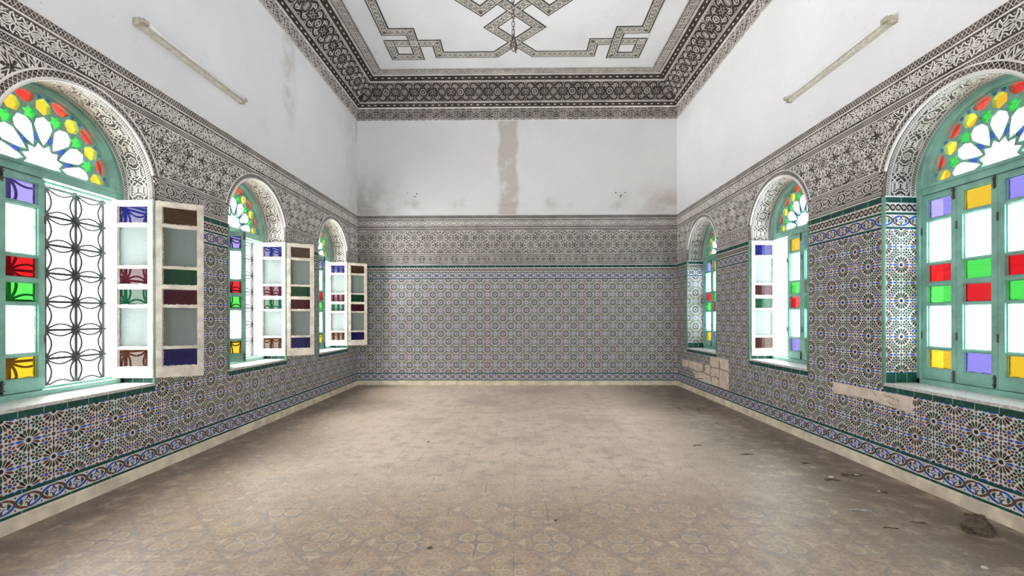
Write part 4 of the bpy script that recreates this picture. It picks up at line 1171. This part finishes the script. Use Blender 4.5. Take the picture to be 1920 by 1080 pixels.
# ================================================================== dirt lying on the floor
def lump(name, x, y, sx, sy, sz, mat, label, cat, seed, bits=1, fibres=0, rz=0.0, group=None):
    rnd = random.Random(seed); bm = bmesh.new()
    for b in range(bits):
        r = bmesh.ops.create_icosphere(bm, subdivisions=3 if bits == 1 else 2, radius=1.0)
        ox = rnd.uniform(-0.7, 0.7)*sx*(bits > 1); oy = rnd.uniform(-0.7, 0.7)*sy*(bits > 1); k = 1.0 if bits == 1 else rnd.uniform(0.22, 0.5)
        ph = [rnd.uniform(0, 6) for _ in range(6)]
        for v in r['verts']:
            c = v.co
            d_ = 1+0.22*math.sin(3.1*c.x+ph[0])*math.sin(2.7*c.y+ph[1])+0.16*math.sin(6.3*c.y+ph[2])*math.sin(5.1*c.z+ph[3])+0.10*math.sin(11*c.x+ph[4])*math.sin(9*c.z+ph[5])+rnd.uniform(-0.06, 0.06)
            z = max(-0.35, c.z*d_)
            v.co = (ox+c.x*d_*sx*k, oy+c.y*d_*sy*k, (z+0.35)*sz*k/1.35)
    me = bpy.data.meshes.new(name); bm.to_mesh(me); bm.free(); me.materials.append(mat)
    if not fibres: me.polygons.foreach_set('use_smooth', [bits == 1]*len(me.polygons))
    o = bpy.data.objects.new(name, me); COL.objects.link(o); o.location = (x, y, 0.0005); o.rotation_euler = (0, 0, rz)
    tag(o, label, cat, group or {'dirt_clod': 'dark clods on the floor', 'plaster_chip': 'small chips on the floor', 'dirt_smear': 'streaks of dirt on the floor'}.get(name))
    if fibres:
        f_ = MB()
        for i in range(fibres):
            a = rnd.uniform(0, 2*pi); e = rnd.uniform(0.1, 1.4); d0 = Vector((math.cos(a)*math.cos(e)*sx, math.sin(a)*math.cos(e)*sy, math.sin(e)*sz))
            p = d0*rnd.uniform(0.75, 1.0); p.z = max(0.002, p.z*0.95); pts = [tuple(p)]; t_ = Vector((rnd.uniform(-1, 1), rnd.uniform(-1, 1), rnd.uniform(-0.6, 0.8)))
            for j in range(4):
                p = p+t_*0.006; t_ += Vector((rnd.uniform(-1, 1), rnd.uniform(-1, 1), rnd.uniform(-1, 0.6)))*0.6; q = p.copy(); q.z = max(0.002, q.z); pts.append(tuple(q))
            f_.tube(pts, 0.0007, 0, 3, caps=False)
        f_.build('loose_fibres', [mat], o)
    return o
def twig(name, pts, r, mat, label, cat):
    c = pts[0]; m = MB(); m.tube([(p[0]-c[0], p[1]-c[1], p[2]) for p in pts], r, 0, 6); o = m.build(name, [mat], smooth=True)
    o.location = (c[0], c[1], r*0.5); return tag(o, label, cat, 'twigs on the floor')
PATCH_B = [[(7.485, 0.480), (7.21, 0.482), (7.20, 0.375), (7.48, 0.360)], [(7.19, 0.482), (6.88, 0.484), (6.67, 0.468), (6.66, 0.372), (6.84, 0.345), (7.19, 0.378)],
           [(7.05, 0.345), (6.85, 0.330), (6.63, 0.360), (6.64, 0.275), (6.93, 0.228), (6.98, 0.280)], [(6.62, 0.345), (6.42, 0.330), (6.37, 0.232), (6.40, 0.215), (6.90, 0.217), (6.64, 0.265)],
           [(6.40, 0.500), (6.405, 0.625), (6.14, 0.625), (6.13, 0.485), (6.34, 0.470)], [(6.115, 0.624), (5.865, 0.624), (5.86, 0.468), (6.09, 0.480), (6.10, 0.520)],
           [(6.58, 0.480), (6.425, 0.495), (6.40, 0.452), (6.43, 0.350), (6.60, 0.365), (6.56, 0.42)], [(6.38, 0.455), (6.13, 0.470), (6.12, 0.345), (6.20, 0.355), (6.40, 0.340)],
           [(6.105, 0.462), (5.86, 0.455), (5.856, 0.217), (6.12, 0.216), (6.115, 0.335)], [(6.355, 0.325), (6.22, 0.340), (6.135, 0.310), (6.14, 0.218), (6.34, 0.217)]]
patch('masonry_patch', PATCH_B, [(7.49, 0.484), (6.88, 0.490), (6.63, 0.478), (6.60, 0.50), (6.41, 0.50), (6.41, 0.63), (5.855, 0.63), (5.85, 0.213), (6.97, 0.213), (7.06, 0.345), (7.49, 0.355)], 0.013, 'cracked bare masonry where tiles fell off under the farthest right window',
      [[(6.655, 0.47), (6.65, 0.44), (6.668, 0.41), (6.645, 0.37), (6.655, 0.34)], [(6.12, 0.61), (6.105, 0.56), (6.125, 0.50), (6.10, 0.46), (6.115, 0.40)], [(6.27, 0.63), (6.24, 0.60), (6.26, 0.575)], [(7.20, 0.47), (7.19, 0.42), (7.205, 0.38)]])

# small holes left by a lamp on the end wall
m = MB()
for u, v, r in ((-1.934, 3.369, 0.009), (-1.765, 3.362, 0.013), (1.723, 3.363, 0.014), (1.887, 3.366, 0.012)):
    m.poly([(u+r*math.cos(a)*0.8, D-0.0015, v+r*math.sin(a)) for a in [2*pi*i/9 for i in range(9)]])
m.poly([(-1.835, D-0.0015, 3.305), (-1.81, D-0.0015, 3.320), (-1.77, D-0.0015, 3.315), (-1.755, D-0.0015, 3.325), (-1.78, D-0.0015, 3.303), (-1.81, D-0.0015, 3.307)])
m.poly([(1.796, D-0.0015, 3.31), (1.822, D-0.0015, 3.336), (1.850, D-0.0015, 3.312), (1.820, D-0.0015, 3.318), (1.802, D-0.0015, 3.262)])
m.build('fixing_holes', [M_crack], wb)

lump('dust_clump', 2.545, 2.47, 0.070, 0.055, 0.072, M_dust, 'big brown ball of dust fluff, largest of the floor debris', 'dust', 3, fibres=520)
lump('dirt_crumbs', 2.735, 2.665, 0.050, 0.030, 0.014, M_clod, 'flat dirt crumbs against the cream baseboard behind the big dust ball', 'debris', 4, bits=7)
lump('paper_flake', 2.112, 2.735, 0.060, 0.024, 0.020, M_dustg, 'grey crumpled flake lying alone on the brown floor', 'debris', 5, bits=9, rz=-0.3)
lump('dirt_smear', 2.315, 2.577, 0.050, 0.012, 0.006, M_clod, 'thin dark smear of dirt between the grey flake and the dust ball', 'debris', 6, bits=6, rz=-0.3)
lump('pebble', 2.202, 2.111, 0.013, 0.010, 0.012, M_chip, 'small pale pebble near the bottom right picture edge', 'pebble', 8)
lump('plaster_chips', 2.502, 3.344, 0.075, 0.028, 0.018, M_clod, 'row of dark crumbs with pale chips nearest the long plaster strip', 'debris', 9, bits=10, rz=-0.25)
lump('plaster_chip', 2.535, 3.335, 0.016, 0.010, 0.012, M_chip, 'pale chip at the end of the row of dark crumbs', 'debris', 10)
lump('plaster_chip', 2.305, 3.280, 0.017, 0.013, 0.018, M_chip, 'pale chip sitting on a heap of grit left of the crumb row', 'debris', 11)
lump('grit_heap', 2.295, 3.245, 0.070, 0.030, 0.010, M_clod, 'low heap of grit under a pale chip', 'debris', 12, bits=8)
lump('dirt_clod', 2.490, 3.015, 0.034, 0.014, 0.013, M_clod, 'small dark clod beside a pale speck below the crumb row', 'debris', 13, bits=4)
lump('plaster_chip', 2.452, 3.03, 0.010, 0.008, 0.010, M_chip, 'tiny pale speck beside a small dark clod', 'debris', 14)
lump('dirt_clod', 2.33, 3.621, 0.040, 0.020, 0.010, M_clod, 'dark clod farther back than the crumb row', 'debris', 15, bits=5)
lump('paint_curl', 2.095, 3.965, 0.044, 0.016, 0.012, M_chip, 'pale curled paint flake on the dusty floor', 'debris', 16, bits=5, rz=0.5)
lump('dirt_smear', 1.985, 3.842, 0.070, 0.016, 0.010, M_clod, 'dark crumbs just in front of the curled paint flake', 'debris', 17, bits=6)
lump('dirt_clod', 2.314, 5.693, 0.030, 0.018, 0.018, M_clod, 'dark clod far back below the middle right window', 'debris', 18, bits=3)
lump('dirt_clod', 2.087, 5.758, 0.036, 0.016, 0.012, M_clod, 'flat dark clod far back, nearer the room middle', 'debris', 19, bits=3)
lump('plaster_chip', 2.239, 4.979, 0.018, 0.012, 0.010, M_dustg, 'grey chip alone on the pale sheen of the floor', 'debris', 20)
lump('dirt_clod', -0.451, 2.269, 0.012, 0.010, 0.007, M_clod, 'black crumb on the nearest floor tiles left of centre', 'debris', 21)
lump('dirt_clod', -0.851, 4.197, 0.012, 0.008, 0.006, M_clod, 'tiny black crumb on the pale left part of the floor', 'debris', 22)
lump('dirt_clod', 0.222, 2.585, 0.008, 0.007, 0.006, M_clod, 'tiny black crumb near the floor centre', 'debris', 23)
twig('twig', [(2.06, 2.515, 0.001), (2.09, 2.508, 0.003), (2.13, 2.498, 0.001)], 0.0028, simple('twig_green', (0.07, 0.085, 0.05), 0.8), 'thin greenish twig between grey flake and dust ball', 'twig')
twig('twig', [(1.61, 4.075, 0.001), (1.65, 4.10, 0.004), (1.70, 4.105, 0.001)], 0.0032, M_clod, 'thin dark bent twig left of the curled paint flake', 'twig')
